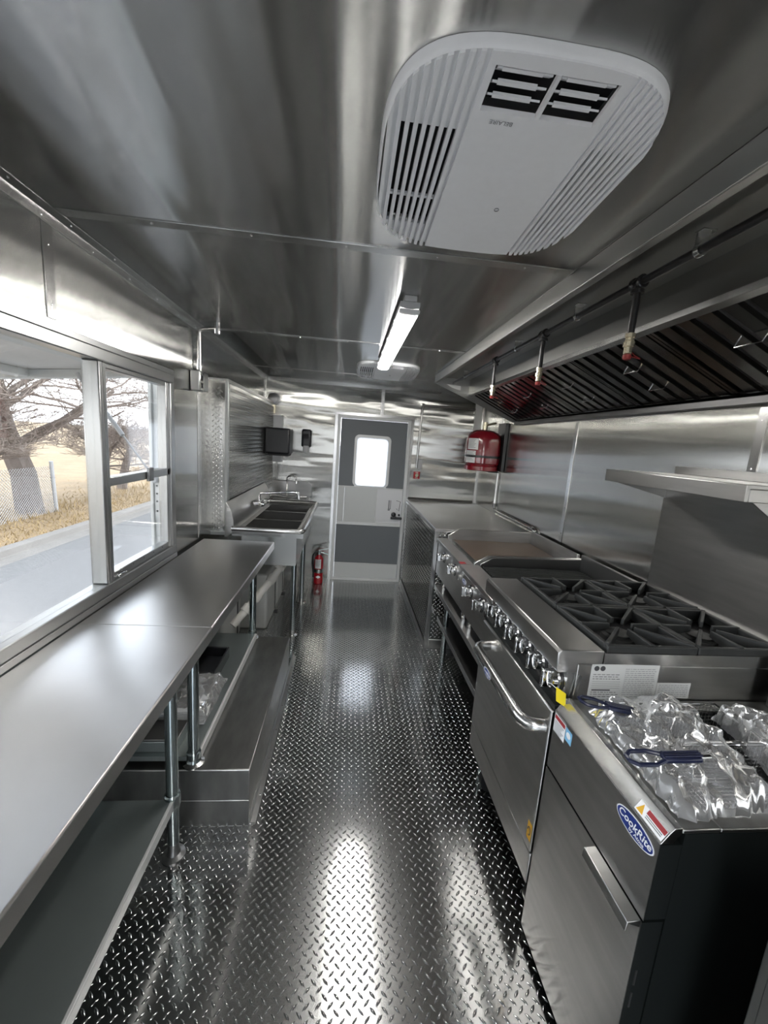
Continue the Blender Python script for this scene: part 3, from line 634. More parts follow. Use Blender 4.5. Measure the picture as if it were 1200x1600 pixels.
# PVC drain run
dp = thing('drain_pipe', (-0.6, 2.9, 0.25), 'white PVC drain pipe sloping down under the sink', 'pipe')
MB().tube([(-0.468, 2.95, 0.585), (-0.466, 2.95, 0.555), (-0.49, 2.92, 0.52), (-0.597, 2.80, 0.385), (-0.72, 2.66, 0.24)], 0.027, 14).build('pipe_run', 'pvc', dp)
for t0, t1 in ((0.02, 0.14), (0.40, 0.52), (0.62, 0.74)):
    q0, q1 = Vector((-0.49, 2.92, 0.52)), Vector((-0.72, 2.66, 0.24)); MB().cyl(q0.lerp(q1, t0), q0.lerp(q1, t1), 0.034, 16).build('coupling', 'pvc', dp)
MB().tube([(-0.46, 3.80, 0.50), (-0.46, 3.0, 0.545)], 0.025, 12).build('pipe_run', 'pvc', dp)
for i, (a_, b2, lab) in enumerate(((2.60, 3.06, 'white plastic water tank under the first sink basin by the drain pipe'), (3.10, 3.56, 'white plastic water tank under the middle sink basin'), (3.60, 3.98, 'white plastic water tank under the last sink basin'))):
    tk_ = thing('water_tank', (-0.72, (a_+b2)/2, 0), lab, 'water tank', 'tanks under the sink')
    xf = -0.765 if i == 0 else -0.575; xm = (XL+0.01+xf)/2
    B(XL+0.01, xf, a_, b2, 0.0, 0.46).build('tank_body', 'tank', tk_, 0.02, seg=3)
    MB().lathe((xm, (a_+b2)/2, 0.455), [(0.05, 0), (0.05, 0.025), (0.045, 0.03)], 'z', 16).build('tank_cap', 'tank', tk_)
    yy = b2-0.12
    MB().box(xf+0.001, xf+0.004, yy, yy+0.022, 0.03, 0.462).box(XL+0.01, xf+0.004, yy, yy+0.022, 0.4605, 0.464).box(xf-0.010, xf+0.030, yy-0.006, yy+0.028, 0.0, 0.012).build('strap', 'black', tk_)

# hand sink on the back wall
hs = thing('hand_sink', (-0.6, 4.17, 0.78), 'small wall-hung hand sink with gooseneck tap in the back corner', 'sink')
pts = [(XL+0.02, 0.90), (-0.365, 0.90)]+[(-0.42+0.055*math.cos(math.radians(t)), 1.02+0.055*math.sin(math.radians(t))) for t in (0, 30, 60, 90)]+[(XL+0.02, 1.075)]
MB().prism(pts, 'y', YB-0.03, YB-0.001).build('backsplash', 'steel', hs, 0.003)
MB().box(XL+0.02, -0.365, 3.99, 4.02, 0.90, 0.93).box(XL+0.02, XL+0.06, 4.02, YB-0.03, 0.90, 0.93).box(-0.40, -0.365, 4.02, YB-0.03, 0.90, 0.93).box(XL+0.06, -0.40, 4.27, YB-0.03, 0.90, 0.93).build('rim', 'steel_r', hs, 0.006)
MB().prism([(3.995, 0.90), (4.05, 0.78), (4.30, 0.78), (4.30, 0.90)], 'x', XL+0.03, -0.37).build('bowl', 'steel_r', hs)
MB().tube([(-0.62, 4.30, 0.93), (-0.62, 4.30, 1.06)]+[(-0.62+0.05-0.05*math.cos(math.radians(t)), 4.28-0.03*t/180, 1.09+0.05*math.sin(math.radians(t))) for t in range(0, 181, 30)]+[(-0.52, 4.25, 1.05)], 0.009, 10).build('gooseneck_tap', 'chrome', hs)
for x in (-0.69, -0.50): MB().lathe((x, 4.30, 0.93), [(0.016, 0), (0.016, 0.03), (0.01, 0.04)], 'z', 12).build('tap_valve', 'chrome', hs)
# dispensers, boxes
td = thing('towel_dispenser', (-0.66, 3.98, 1.33), 'black paper towel dispenser beside the sink', 'dispenser')
B(CX+0.003, -0.545, 3.86, 4.10, 1.372, 1.612).build('cover', 'black', td, 0.018, seg=3)
B(CX+0.03, -0.56, 3.88, 4.08, 1.355, 1.372).build('paper_slot', 'dark', td)
sd = thing('soap_dispenser', (-0.43, YB-0.06, 1.38), 'glossy black soap dispenser on the back wall near the door', 'dispenser')
B(-0.485, -0.385, YB-0.10, YB-0.001, 1.44, 1.625).build('cover', 'black', sd, 0.022, seg=4)
B(-0.465, -0.405, YB-0.105, YB-0.01, 1.385, 1.46).build('push_bar', 'lampbase', sd, 0.012, seg=3)
B(-0.46, -0.41, YB-0.102, YB-0.10, 1.53, 1.58).build('window', 'dark', sd)
eb = thing('fuse_box', (-0.73, YB-0.04, 1.26), 'white electrical box on the back wall behind the towel dispenser', 'electrical box')
B(-0.785, -0.685, YB-0.06, YB-0.001, 1.27, 1.745).build('box_body', 'white', eb, 0.006)
B(-0.775, -0.695, YB-0.064, YB-0.06, 1.285, 1.73).build('box_cover', 'white', eb, 0.003)
MB().tube([(-0.735, YB-0.03, 1.27), (-0.735, YB-0.03, 1.08)], 0.01, 10).build('cable', 'trimw', eb)
vt = thing('vent_cap', (-0.79, YB-0.06, 1.77), 'round dark ribbed vent cap on a short pipe in the back corner', 'vent')
MB().cyl((-0.775, YB-0.04, 1.76), (-0.775, YB-0.04, 1.86), 0.017, 12).build('riser', 'brass', vt)
MB().lathe((-0.785, YB-0.012, 1.90), [(0.062, 0), (0.064, -0.02), (0.058, -0.022), (0.06, -0.035), (0.054, -0.037), (0.056, -0.05), (0.048, -0.052), (0.046, -0.066), (0.02, -0.075)], 'y', 20).build('cap', 'darksteel', vt)

# fire extinguisher
fe = thing('fire_extinguisher', (-0.246, 4.215, 0), 'small red fire extinguisher standing on the floor beside the door', 'fire extinguisher')
MB().lathe((-0.246, 4.215, 0), [(0.044, 0), (0.050, 0.008), (0.050, 0.25), (0.044, 0.285), (0.024, 0.308), (0.018, 0.32)], 'z', 24).build('cylinder', 'redx', fe)
def wrap(mb, c, r, a0, a1, z0, z1, n=10):
    A = [math.radians(a0+(a1-a0)*i/n) for i in range(n+1)]; vs = [(c[0]+r*math.cos(t), c[1]+r*math.sin(t), z) for z in (z0, z1) for t in A]
    mb.add(vs, [(i, i+1, n+2+i, n+1+i) for i in range(n)]); return mb
wrap(MB(), (-0.246, 4.215), 0.0508, 150, 390, 0.125, 0.165, 16).build('band', 'trimw', fe)
wrap(MB(), (-0.246, 4.215), 0.0508, 225, 300, 0.175, 0.275).build('label', 'paper', fe)
for q in range(6): wrap(MB(), (-0.246, 4.215), 0.0512, 235, 290-4*(q % 3), 0.262-q*0.012, 0.267-q*0.012).build('label_print', 'greyink', fe)
MB().add([(-0.246+x, 4.1642, z) for x, z in ((0, 0.065), (0.026, 0.082), (0, 0.099), (-0.026, 0.082))], [(0, 1, 2, 3)]).build('diamond_mark', 'wink', fe)
MB().lathe((-0.246, 4.215, 0.318), [(0.017, 0), (0.017, 0.03), (0.012, 0.035), (0.012, 0.05)], 'z', 14).build('valve', 'chrome', fe)
MB().prism([(-0.25, 0.358), (-0.155, 0.385), (-0.153, 0.392), (-0.25, 0.372)], 'y', 4.205, 4.225).build('lever', 'trimw', fe, 0.002)
MB().prism([(-0.25, 0.348), (-0.15, 0.318), (-0.148, 0.325), (-0.25, 0.360)], 'y', 4.205, 4.225).build('carry_handle', 'trimw', fe, 0.002)
MB().tube([(-0.255, 4.21, 0.352), (-0.29, 4.205, 0.345), (-0.312, 4.20, 0.31), (-0.316, 4.20, 0.22), (-0.302, 4.20, 0.13), (-0.300, 4.20, 0.10)], 0.009, 10).build('hose', 'black', fe)
MB().tube([(-0.300, 4.20, 0.11), (-0.299, 4.20, 0.07)], 0.012, 10).build('nozzle', 'black', fe)

# ================================================================== RIGHT SIDE, FAR END
cb = thing('plate_cabinet', (1.05, 3.6, 0), 'diamond plate cabinet with a flat steel top in the far corner', 'cabinet')
B(0.676, XR-0.001, 2.859, YB-0.001, 0, 0.93).build('cabinet_body', 'platew', cb)
MB().prism([(0.668, 0.928), (0.668, 0.950), (0.672, 0.954), (XR-0.001, 0.954), (XR-0.001, 0.9305), (0.675, 0.9305), (0.675, 0.928)], 'y', 2.851, YB-0.001).build('cabinet_top', 'table', cb, 0.0015)
lugs('tread_lugs', cb, M['platew'], (0.676, 2.885, 0.06), (0, 1, 0), (0, 0, 1), (-1, 0, 0), YB-2.90, 0.86, p=0.0168, L=0.0265, h=0.003)
lugs('tread_lugs', cb, M['platew'], (0.70, 2.859, 0.08), (1, 0, 0), (0, 0, 1), (0, -1, 0), 0.70, 0.84, p=0.0168, L=0.0265, h=0.003)
MB().box(0.672, 0.700, 2.854, 2.8588, 0, 0.928).box(0.672, 0.6758, 2.8588, 2.882, 0, 0.928).build('corner_strip', 'alu', cb, 0.0015)
MB().box(0.700, XR-0.01, 2.853, 2.8588, 0, 0.075).box(0.668, 0.6718, 2.853, YB-0.03, 0, 0.05).build('kick_strip', 'alu', cb, 0.002)
# little trims where the cabinet top meets the walls
tr = MB().prism([(XR-0.024, 0.9545), (XR-0.002, 0.9545), (XR-0.002, 0.98), (XR-0.006, 0.98)], 'y', 2.86, 3.66)
batten('trim_%d' % k, tr, [((XR-0.014, y, 0.966), (-0.7, 0, 0.7)) for y in (2.95, 3.2, 3.45)]); k += 1
batten('trim_%d' % k, MB().prism([(YB-0.022, 0.9545), (YB-0.002, 0.9545), (YB-0.002, 0.978), (YB-0.006, 0.978)], 'x', 0.68, XR-0.03), [((x, YB-0.014, 0.966), (0, -0.7, 0.7)) for x in (0.85, 1.1, 1.3)]); k += 1
# wall conduit on the right wall
cw = thing('wall_conduit', (XR-0.03, 3.7, 0.96), 'steel conduit dropping down the right wall and running along the cabinet top', 'conduit')
cw['label'] = 'steel conduit dropping behind the red tank and running along the cabinet top'
MB().tube([(XR-0.02, 3.71, 1.85), (XR-0.02, 3.71, 1.03), (XR-0.022, 3.70, 1.0), (XR-0.024, 3.67, 0.99), (XR-0.024, 2.92, 0.988), (XR-0.024, 2.86, 0.986), (XR-0.024, 2.835, 0.972), (XR-0.024, 2.83, 0.94), (XR-0.024, 2.83, 0.86)], 0.0125, 12).build('conduit', 'trimw', cw)
for q0, q1 in (((XR-0.02, 3.71, 1.05), (XR-0.02, 3.71, 1.02)), ((XR-0.024, 2.90, 0.988), (XR-0.024, 2.865, 0.986)), ((XR-0.02, 3.71, 1.50), (XR-0.02, 3.71, 1.53))): MB().cyl(q0, q1, 0.017, 12).build('fitting', 'darksteel', cw)
# back-wall conduit with pull station
cp_ = thing('pull_station', (0.75, YB-0.03, 1.18), 'red emergency pull box with steel conduit beside the door', 'pull station')
MB().tube([(1.33, YB-0.016, 1.965), (0.79, YB-0.016, 1.965), (0.765, YB-0.016, 1.955), (0.757, YB-0.016, 1.93), (0.745, YB-0.016, 1.30)], 0.0105, 12).build('conduit', 'trimw', cp_)
MB().cyl((0.775, YB-0.016, 1.965), (0.745, YB-0.016, 1.965), 0.019, 12).build('fitting', 'trimw', cp_)
B(0.755, 0.80, YB-0.04, YB-0.004, 1.29, 1.40).build('junction_box', 'lampbase', cp_, 0.004)
B(0.715, 0.785, YB-0.045, YB-0.001, 1.185, 1.265).build('pull_box', 'redx', cp_, 0.004)
MB().lathe((0.75, YB-0.045, 1.225), [(0.013, 0), (0.013, -0.008), (0.02, -0.012)], 'y', 12).build('pull_ring', 'brass', cp_)
text('lettering', 'FIRE', 0.018, (0.75, YB-0.0452, 1.252), (1, 0, 0), (0, 0, 1), 'wink', cp_); text('lettering', 'PULL', 0.015, (0.75, YB-0.0452, 1.196), (1, 0, 0), (0, 0, 1), 'wink', cp_)
# suppression tank
TC = (1.255, 3.735)
tn = thing('suppression_tank', (TC[0], TC[1], 1.355), 'dark red suppression cylinder strapped to the wall above the cabinet', 'cylinder')
MB().lathe((TC[0], TC[1], 1.355), [(0.150, 0), (0.158, 0.004), (0.158, 0.040), (0.146, 0.048), (0.150, 0.058), (0.160, 0.07), (0.160, 0.27), (0.152, 0.315), (0.125, 0.350), (0.08, 0.370), (0.04, 0.375)], 'z', 36).build('cylinder', 'red', tn)
wrap(MB(), TC, 0.1618, 95, 370, 1.475, 1.495, 40).build('strap', 'black', tn)
wrap(MB(), TC, 0.1608, 195, 236, 1.545, 1.645).build('label', 'paper', tn)
wrap(MB(), TC, 0.1608, 190, 230, 1.425, 1.535).build('label', 'paper', tn)
for q in range(7): wrap(MB(), TC, 0.1612, 200, 228-3*(q % 3), 1.632-q*0.012, 1.636-q*0.012).build('label_print', 'greyink', tn)
for q in range(7): wrap(MB(), TC, 0.1612, 194, 224-4*(q % 2), 1.525-q*0.013, 1.529-q*0.013).build('label_print', 'greyink', tn)
MB().box(1.405, XR-0.004, TC[1]-0.12, TC[1]+0.06, 1.36, 1.80).box(1.30, 1.405, TC[1]-0.1, TC[1]+0.06, 1.345, 1.354).build('bracket', 'black', tn, 0.003)
MB().cyl((TC[0], TC[1], 1.725), (TC[0], TC[1], 1.80), 0.022, 14).cyl((TC[0], TC[1], 1.77), (TC[0]+0.10, TC[1], 1.80), 0.010, 10).build('valve', 'brass', tn)
B(XR-0.105, XR-0.03, YB-0.012, YB-0.001, 1.60, 2.03).build('pale_strip', 'whited', None, 0.002, label='pale flat strip on the back wall above the red cylinder', cat='cover strip')  # plain pale strip on the back wall beside the right corner

# ================================================================== COOKING LINE
def knob(parent, x, y, z, r=0.030):
    kb = MB().lathe((x, y, z), [(r*1.06, 0), (r*1.06, -0.006), (r*0.92, -0.010), (r*0.86, -0.026), (r*0.5, -0.030)], 'x', 20).build('knob', 'chrome', parent)
    MB().prism([(y-0.007, z-r*0.9), (y+0.007, z-r*0.9), (y+0.007, z+r*0.9), (y-0.007, z+r*0.9)], 'x', x-0.050, x-0.024).build('knob_grip', 'chrome', kb, 0.004)
    MB().lathe((x+0.001, y, z), [(r*1.25, 0), (r*1.25, -0.002)], 'x', 20).build('knob_ring', 'black', kb)
    return kb
es = thing('equipment_stand', (1.05, 2.25, 0), 'steel equipment stand under the griddle and charbroiler', 'stand')
MB().prism([(0.70, 0.495), (0.70, 0.53), (1.41, 0.53), (1.41, 0.50), (0.712, 0.50), (0.712, 0.495)], 'y', 1.665, 2.840).build('stand_top', 'steel', es, 0.002)
MB().box(0.745, 1.38, 1.70, 2.80, 0.270, 0.285).box(0.735, 0.745, 1.70, 2.80, 0.255, 0.292).build('undershelf', 'darksteel', es, 0.002)
for x in (0.765, 1.36):
    for y in (1.74, 2.655): MB().cyl((x, y, 0.0), (x, y, 0.4955), 0.019, 14).build('leg', 'leg', es)
gd = thing('griddle', (1.05, 2.515, 0.53), 'flat top griddle with brown oiled plate next to the plate cabinet', 'griddle')
GX0, GX1, GY0, GY1 = 0.70, 1.41, 2.192, 2.842
for x in (0.76, 1.36):
    for y in (GY0+0.06, GY1-0.06): MB().lathe((x, y, 0.5305), [(0.02, 0), (0.024, 0.02), (0.018, 0.07), (0.018, 0.095)], 'z', 12).build('foot', 'chrome', gd)
B(GX0, GX1, GY0, GY1, 0.625, 0.850).build('body', 'steel', gd, 0.002)
MB().prism([(0.683, 0.866), (0.683, 0.886), (0.686, 0.889), (0.762, 0.889), (0.762, 0.851), (0.70, 0.851)], 'y', GY0, GY1).build('front_ledge', 'steel', gd, 0.002)
MB().box(0.765, 0.80, GY0+0.02, GY1-0.02, 0.851, 0.858).build('grease_trough', 'steel_r', gd)
B(0.80, GX1-0.02, GY0+0.022, GY1-0.022, 0.852, 0.886).build('plate', 'griddle', gd, 0.002)
MB().box(0.795, 0.8, GY0+0.022, GY1-0.022, 0.853, 0.888).build('plate_edge', 'steel_r', gd)
MB().prism([(0.763, 0.851), (0.763, 0.915), (0.84, 0.965), (GX1, 0.965), (GX1, 0.851)], 'y', GY1-0.020, GY1).prism([(0.763, 0.851), (0.763, 0.900), (0.84, 0.945), (GX1, 0.955), (GX1, 0.851)], 'y', GY0, GY0+0.020).box(GX1-0.018, GX1, GY0+0.021, GY1-0.021, 0.851, 0.975).build('splash_guard', 'steel', gd, 0.003)
for y in (2.63, 2.36): knob(gd, GX0-0.001, y, 0.80)
for y in (2.48, 2.25): MB().cyl((GX0, y, 0.79), (GX0-0.012, y, 0.79), 0.016, 12).build('pilot_cover', 'darksteel', gd)
MB().box(0.684, 0.72, GY0+0.01, GY0+0.05, 0.8892, 0.8898).build('sticker', 'redink', gd)
br = thing('charbroiler', (1.05, 1.92, 0.53), 'charbroiler with dark ribbed grate next to the range', 'charbroiler')
HY0, HY1 = 1.662, 2.187
for x in (0.76, 1.36):
    for y in (HY0+0.06, HY1-0.06): MB().lathe((x, y, 0.5305), [(0.02, 0), (0.024, 0.02), (0.018, 0.07), (0.018, 0.095)], 'z', 12).build('foot', 'chrome', br)
B(GX0, GX1, HY0, HY1, 0.625, 0.845).build('body', 'steel', br, 0.002)
MB().prism([(0.680, 0.866), (0.680, 0.886), (0.683, 0.889), (0.79, 0.889), (0.79, 0.846), (0.70, 0.846)], 'y', HY0, HY1).build('front_ledge', 'steel', br, 0.002)
B(0.792, GX1-0.02, HY0+0.02, HY1-0.02, 0.846, 0.856).build('fire_box', 'dark', br)
MB().prism([(0.792, 0.846), (0.792, 0.90), (0.86, 0.94), (GX1, 0.955), (GX1, 0.846)], 'y', HY1-0.016, HY1).prism([(0.792, 0.846), (0.792, 0.89), (0.86, 0.905), (GX1, 0.905), (GX1, 0.846)], 'y', HY0, HY0+0.016).box(GX1-0.018, GX1, HY0+0.017, HY1-0.017, 0.846, 0.985).build('splash_guard', 'darksteel', br, 0.003)
for y in np.arange(HY0+0.03, HY1-0.03, 0.0215):
    MB().box(0.800, GX1-0.025, y, y+0.010, 0.876, 0.892).build('grate_bar', 'iron', br)
MB().box(0.80, 0.815, HY0+0.025, HY1-0.025, 0.862, 0.8755).box(1.36, 1.375, HY0+0.025, HY1-0.025, 0.862, 0.8755).build('grate_support', 'iron', br)
for y in (2.02, 1.84): knob(br, GX0-0.001, y, 0.79)
for y in (2.09, 1.75): MB().cyl((GX0, y, 0.78), (GX0-0.012, y, 0.78), 0.015, 12).build('pilot_cover', 'chrome', br)
logo(br, (GX0-0.0005, 2.145, 0.80), (0, -1, 0), (0, 0, 1), 0.038)

# range
RY0, RY1, RX0 = 1.022, 1.645, 0.635
rg = thing('gas_range', (1.03, 1.33, 0), 'four burner gas range with oven and high shelf', 'range')
B(0.70, 1.425, RY0, RY1, 0.16, 0.955).build('body', 'steel', rg, 0.002)
MB().prism([(RX0+0.006, 0.928), (RX0, 0.940), (RX0, 0.990), (RX0+0.008, 1.0), (0.772, 1.0), (0.775, 0.996), (0.775, 0.9555), (0.699, 0.9555), (0.699, 0.928)], 'y', RY0, RY1).build('front_ledge', 'steel', rg, 0.003)
B(0.675, 0.699, RY0+0.004, RY1-0.004, 0.822, 0.9275).build('valve_panel', 'steel_r', rg)
B(0.650, 0.699, RY0+0.002, RY1-0.002, 0.806, 0.8215).build('landing_strip', 'blackm', rg)
for y in (1.078, 1.178, 1.278, 1.378, 1.478, 1.572): knob(rg, 0.674, y, 0.878, 0.032)
od = B(0.642, 0.699, RY0+0.003, RY1-0.003, 0.302, 0.803).build('oven_door', 'steel', rg, 0.004)
hz = 0.735
hd = MB()
path = [(0.642, 1.052, hz), (0.615, 1.054, hz), (0.594, 1.064, hz), (0.583, 1.085, hz), (0.580, 1.11, hz), (0.580, 1.48, hz), (0.583, 1.505, hz), (0.594, 1.526, hz), (0.615, 1.536, hz), (0.642, 1.538, hz)]
hd.tube(path, 0.021, 14).build('oven_handle', 'steel_r', od)
logo(od, (0.5585, 1.33, hz), (0, -1, 0), (0, 0, 1), 0.036)
B(0.645, 0.699, RY0+0.003, RY1-0.003, 0.185, 0.294).build('kick_panel', 'steel', rg, 0.003)
for x in (0.74, 1.36):
    for y in (RY0+0.06, RY1-0.08):
        cs = MB().box(x-0.03, x+0.03, y-0.03, y+0.03, 0.11, 0.158).cyl((x, y, 0.08), (x, y, 0.12), 0.018, 10).build('caster', 'black', rg)
        MB().cyl((x, y-0.016, 0.055), (x, y+0.016, 0.055), 0.055, 20).build('wheel', 'black', cs)
MB().box(0.776, 1.385, RY0, RY0+0.008, 0.9555, 0.992).box(0.776, 1.385, RY1-0.008, RY1, 0.9555, 0.992).build('top_rail', 'steel_r', rg)
B(0.777, 1.385, RY0+0.009, RY1-0.009, 0.9556, 0.962).build('spill_tray', 'dark', rg)
# high shelf
B(1.39, 1.425, RY0, RY1, 0.9555, 1.4575).build('back_riser', 'steel', rg, 0.002)
MB().box(1.372, 1.389, RY0+0.009, RY1-0.009, 0.9556, 1.004).build('riser_strip', 'trimw', rg)
MB().prism([(1.105, 1.458), (1.105, 1.505), (1.107, 1.507), (1.43, 1.507), (1.43, 1.495), (1.117, 1.495), (1.117, 1.458)], 'y', RY0, RY1+0.0).box(1.118, 1.38, RY0, RY0+0.012, 1.458, 1.4945).box(1.118, 1.38, RY1-0.012, RY1, 1.458, 1.4945).box(1.418, 1.43, RY0, RY1, 1.5075, 1.540).build('high_shelf', 'steel', rg, 0.0025)
MB().prism([(1.14, 1.457), (1.389, 1.457), (1.389, 1.40)], 'y', RY1-0.012, RY1-0.006).prism([(1.14, 1.457), (1.389, 1.457), (1.389, 1.30)], 'y', RY0+0.006, RY0+0.012).build('shelf_bracket', 'steel', rg)
# rating plates on the range side (small print as rows of dashes)
def print_plate(x0, x1, z0, z1, y, rows, parent, cols=((0.06, 0.94),)):
    pl = B(x0, x1, y-0.0008, y, z0, z1).build('rating_plate', 'paper', parent)
    ln = MB(); rd = random.Random(rows)
    for c0, c1 in cols:
        for r_ in range(rows):
            zz = z1-(z1-z0)*(0.10+0.84*(r_+0.5)/rows); xx = x0+(x1-x0)*c0; xe = x0+(x1-x0)*c1
            while xx < xe-0.004:
                l_ = min(rd.uniform(0.004, 0.014), xe-xx); ln.add([(xx, y-0.0011, zz), (xx+l_, y-0.0011, zz), (xx+l_, y-0.0011, zz+0.0016), (xx, y-0.0011, zz+0.0016)], [(0, 1, 2, 3)]); xx += l_+0.0025
    ln.build('small_print', 'greyink', pl)
    return pl
pl = print_plate(0.742, 0.955, 0.845, 0.958, RY0, 15, rg, ((0.50, 0.96),))
ln = MB(); rd = random.Random(5)
for zz in (0.925, 0.918, 0.911, 0.868, 0.861, 0.854):
    xx = 0.75
    while xx < 0.83:
        l_ = rd.uniform(.004, .013); ln.add([(xx, RY0-0.0011, zz), (xx+l_, RY0-0.0011, zz), (xx+l_, RY0-0.0011, zz+0.0018), (xx, RY0-0.0011, zz+0.0018)], [(0, 1, 2, 3)]); xx += l_+0.003
for zz in (0.903, 0.896, 0.889, 0.882): ln.add([(0.75, RY0-0.0011, zz), (0.838, RY0-0.0011, zz), (0.838, RY0-0.0011, zz+0.0007), (0.75, RY0-0.0011, zz+0.0007)], [(0, 1, 2, 3)])
ln.add([(0.752, RY0-0.0011, 0.874), (0.81, RY0-0.0011, 0.874), (0.81, RY0-0.0011, 0.878), (0.752, RY0-0.0011, 0.878)], [(0, 1, 2, 3)])
ln.build('small_print', 'ink', pl)
for x in (0.758, 0.777): flat([(x+0.008*math.cos(t), RY0-0.0008, 0.945+0.008*math.sin(t)) for t in np.linspace(0, 2*PI, 16, endpoint=False)], (0, -1, 0), 0.0004).build('approval_mark', 'ink', pl)
print_plate(0.957, 1.066, 0.852, 0.902, RY0, 7, rg)
MB().prism([(0.690, 0.812), (0.700, 0.812), (0.712, 0.922), (0.704, 0.926)], 'y', RY0-0.006, RY0-0.0005).build('side_tab', 'steel_r', rg)
# yellow hang tag and stickers on the range
flat([(0.634, 1.008, 0.893), (0.664, 1.004, 0.874), (0.669, 1.004, 0.831), (0.640, 1.008, 0.848)], (0, -1, 0)).build('hang_tag', 'yellow', rg)
MB().tube([(0.640, 1.06, 0.872), (0.630, 1.03, 0.889), (0.640, 1.0075, 0.884)], 0.0008, 5).build('tag_string', 'wink', rg)
def decal(name, pts, parent, mat): return flat(pts, (-1, 0, 0), 0.0006).build(name, mat, parent)
am = decal('hazard_sticker', [(0.6418, y, z) for y, z in ((1.055, 0.395), (1.030, 0.395), (1.030, 0.335), (1.055, 0.335))], od, 'amber')
MB().tube([(0.6408, 1.0425+0.008*math.cos(t), 0.365+0.014*math.sin(t)) for t in np.linspace(0, 4.9, 9)], 0.0015, 4).build('sticker_mark', 'ink', am)
# cast-iron grates: two by two
gw, gl2 = (1.370-0.785)/2, (1.640-1.028)/2
places = {(0, 0): 'at the front beside the fryer', (1, 0): 'at the back beside the fryer', (0, 1): 'at the front beside the charbroiler', (1, 1): 'at the back beside the charbroiler'}
for i in range(2):
    for j in range(2):
        x0, yy0 = 0.785+i*gw+0.002, 1.028+j*gl2+0.002; x1, yy1 = x0+gw-0.004, yy0+gl2-0.004; cx, cy = (x0+x1)/2, (yy0+yy1)/2; zt = 1.016
        gt = thing('burner_grate', (cx, cy, 0.9625), 'black cast iron burner grate on the range, '+places[(i, j)], 'grate', 'range top grates')
        t_ = 0.014
        MB().box(x0, x1, yy0, yy0+t_, 0.975, zt-0.004).box(x0, x1, yy1-t_, yy1, 0.975, zt-0.004).box(x0, x0+t_, yy0+t_, yy1-t_, 0.975, zt-0.004).box(x1-t_, x1, yy0+t_, yy1-t_, 0.975, zt-0.004).box(x0, x0+0.02, yy0, yy0+0.02, 0.9625, 0.975).box(x1-0.02, x1, yy0, yy0+0.02, 0.9625, 0.975).box(x0, x0+0.02, yy1-0.02, yy1, 0.9625, 0.975).box(x1-0.02, x1, yy1-0.02, yy1, 0.9625, 0.975).build('grate_frame', 'iron', gt, 0.003)
        for q in range(8):
            a_ = PI/4*q; dx, dy = math.cos(a_), math.sin(a_); e = min((x1-cx)/abs(dx) if abs(dx) > 1e-6 else 9, (yy1-cy)/abs(dy) if abs(dy) > 1e-6 else 9)-0.005
            r0 = 0.040; nx, ny = -dy, dx; w0, w1 = 0.0055, 0.0095
            P_ = lambda r, s, z: (cx+dx*r+nx*s, cy+dy*r+ny*s, z)
            vs = [P_(r0, -w0, zt-0.020), P_(r0, w0, zt-0.020), P_(r0, w0*0.8, zt), P_(r0, -w0*0.8, zt), P_(e, -w1, 0.977), P_(e, w1, 0.977), P_(e, w1*0.7, zt), P_(e, -w1*0.7, zt)]
            MB().add(vs, [(0, 1, 2, 3), (7, 6, 5, 4), (0, 4, 5, 1), (1, 5, 6, 2), (2, 6, 7, 3), (3, 7, 4, 0)]).build('finger', 'iron', gt, 0.0015)
        MB().lathe((cx, cy, 0.9625), [(0.055, 0), (0.052, 0.012), (0.04, 0.016), (0.04, 0.022), (0.02, 0.026)], 'z', 20).build('burner', 'iron', gt)

# fryer
FY0, FY1 = 0.613, 1.018
fy_ = thing('deep_fryer', (1.0, 0.815, 0), 'floor standing deep fryer with black side and blue oval badge beside the range', 'fryer')
MB().box(0.700, 1.36, FY0+0.001, FY1-0.001, 0.10, 0.72).box(0.700, 0.77, FY0+0.001, FY1-0.001, 0.72, 0.836).box(1.135, 1.36, FY0+0.001, FY1-0.001, 0.72, 0.836).box(0.77, 1.135, FY0+0.001, FY0+0.040, 0.72, 0.836).box(0.77, 1.135, FY1-0.040, FY1-0.001, 0.72, 0.836).build('cabinet', 'blackm', fy_)
B(0.6515, 0.698, FY0, FY1, 0.632, 0.812).build('panel_core', 'blackm', fy_)
fp = B(0.650, 0.6513, FY0, FY1, 0.630, 0.814).build('front_panel', 'steel', fy_)
MB().prism([(0.650, 0.8142), (0.652, 0.8160), (0.668, 0.840), (0.676, 0.850), (0.692, 0.850), (0.692, 0.8365), (0.676, 0.8142)], 'y', FY0, FY1).build('front_bevel', 'steel_r', fy_, 0.002)
# top deck around the oil tank
TX0, TX1, TY0, TY1 = 0.775, 1.13, FY0+0.045, FY1-0.045
MB().box(0.6925, TX0, FY0, FY1, 0.8365, 0.847).box(TX1, 1.36, FY0, FY1, 0.8365, 0.847).box(TX0, TX1, FY0, TY0, 0.8365, 0.847).box(TX0, TX1, TY1, FY1, 0.8365, 0.847).build('top_deck', 'worn', fy_, 0.003)
MB().box(0.7705, 1.1345, FY0+0.0405, FY1-0.0405, 0.7205, 0.7225).box(0.7705, 0.7725, FY0+0.0405, FY1-0.0405, 0.7225, 0.836).box(1.1325, 1.1345, FY0+0.0405, FY1-0.0405, 0.7225, 0.836).build('oil_tank', 'darksteel', fy_)
B(1.30, 1.36, FY0+0.02, FY1-0.02, 0.8475, 1.02).build('flue_riser', 'worn', fy_, 0.004)
B(0.6505, 0.6975, FY0+0.002, FY1, 0.035, 0.622).build('door_core', 'blackm', fy_)
dr = B(0.6485, 0.6503, FY0+0.002, FY1, 0.035, 0.624).build('door', 'steel', fy_)
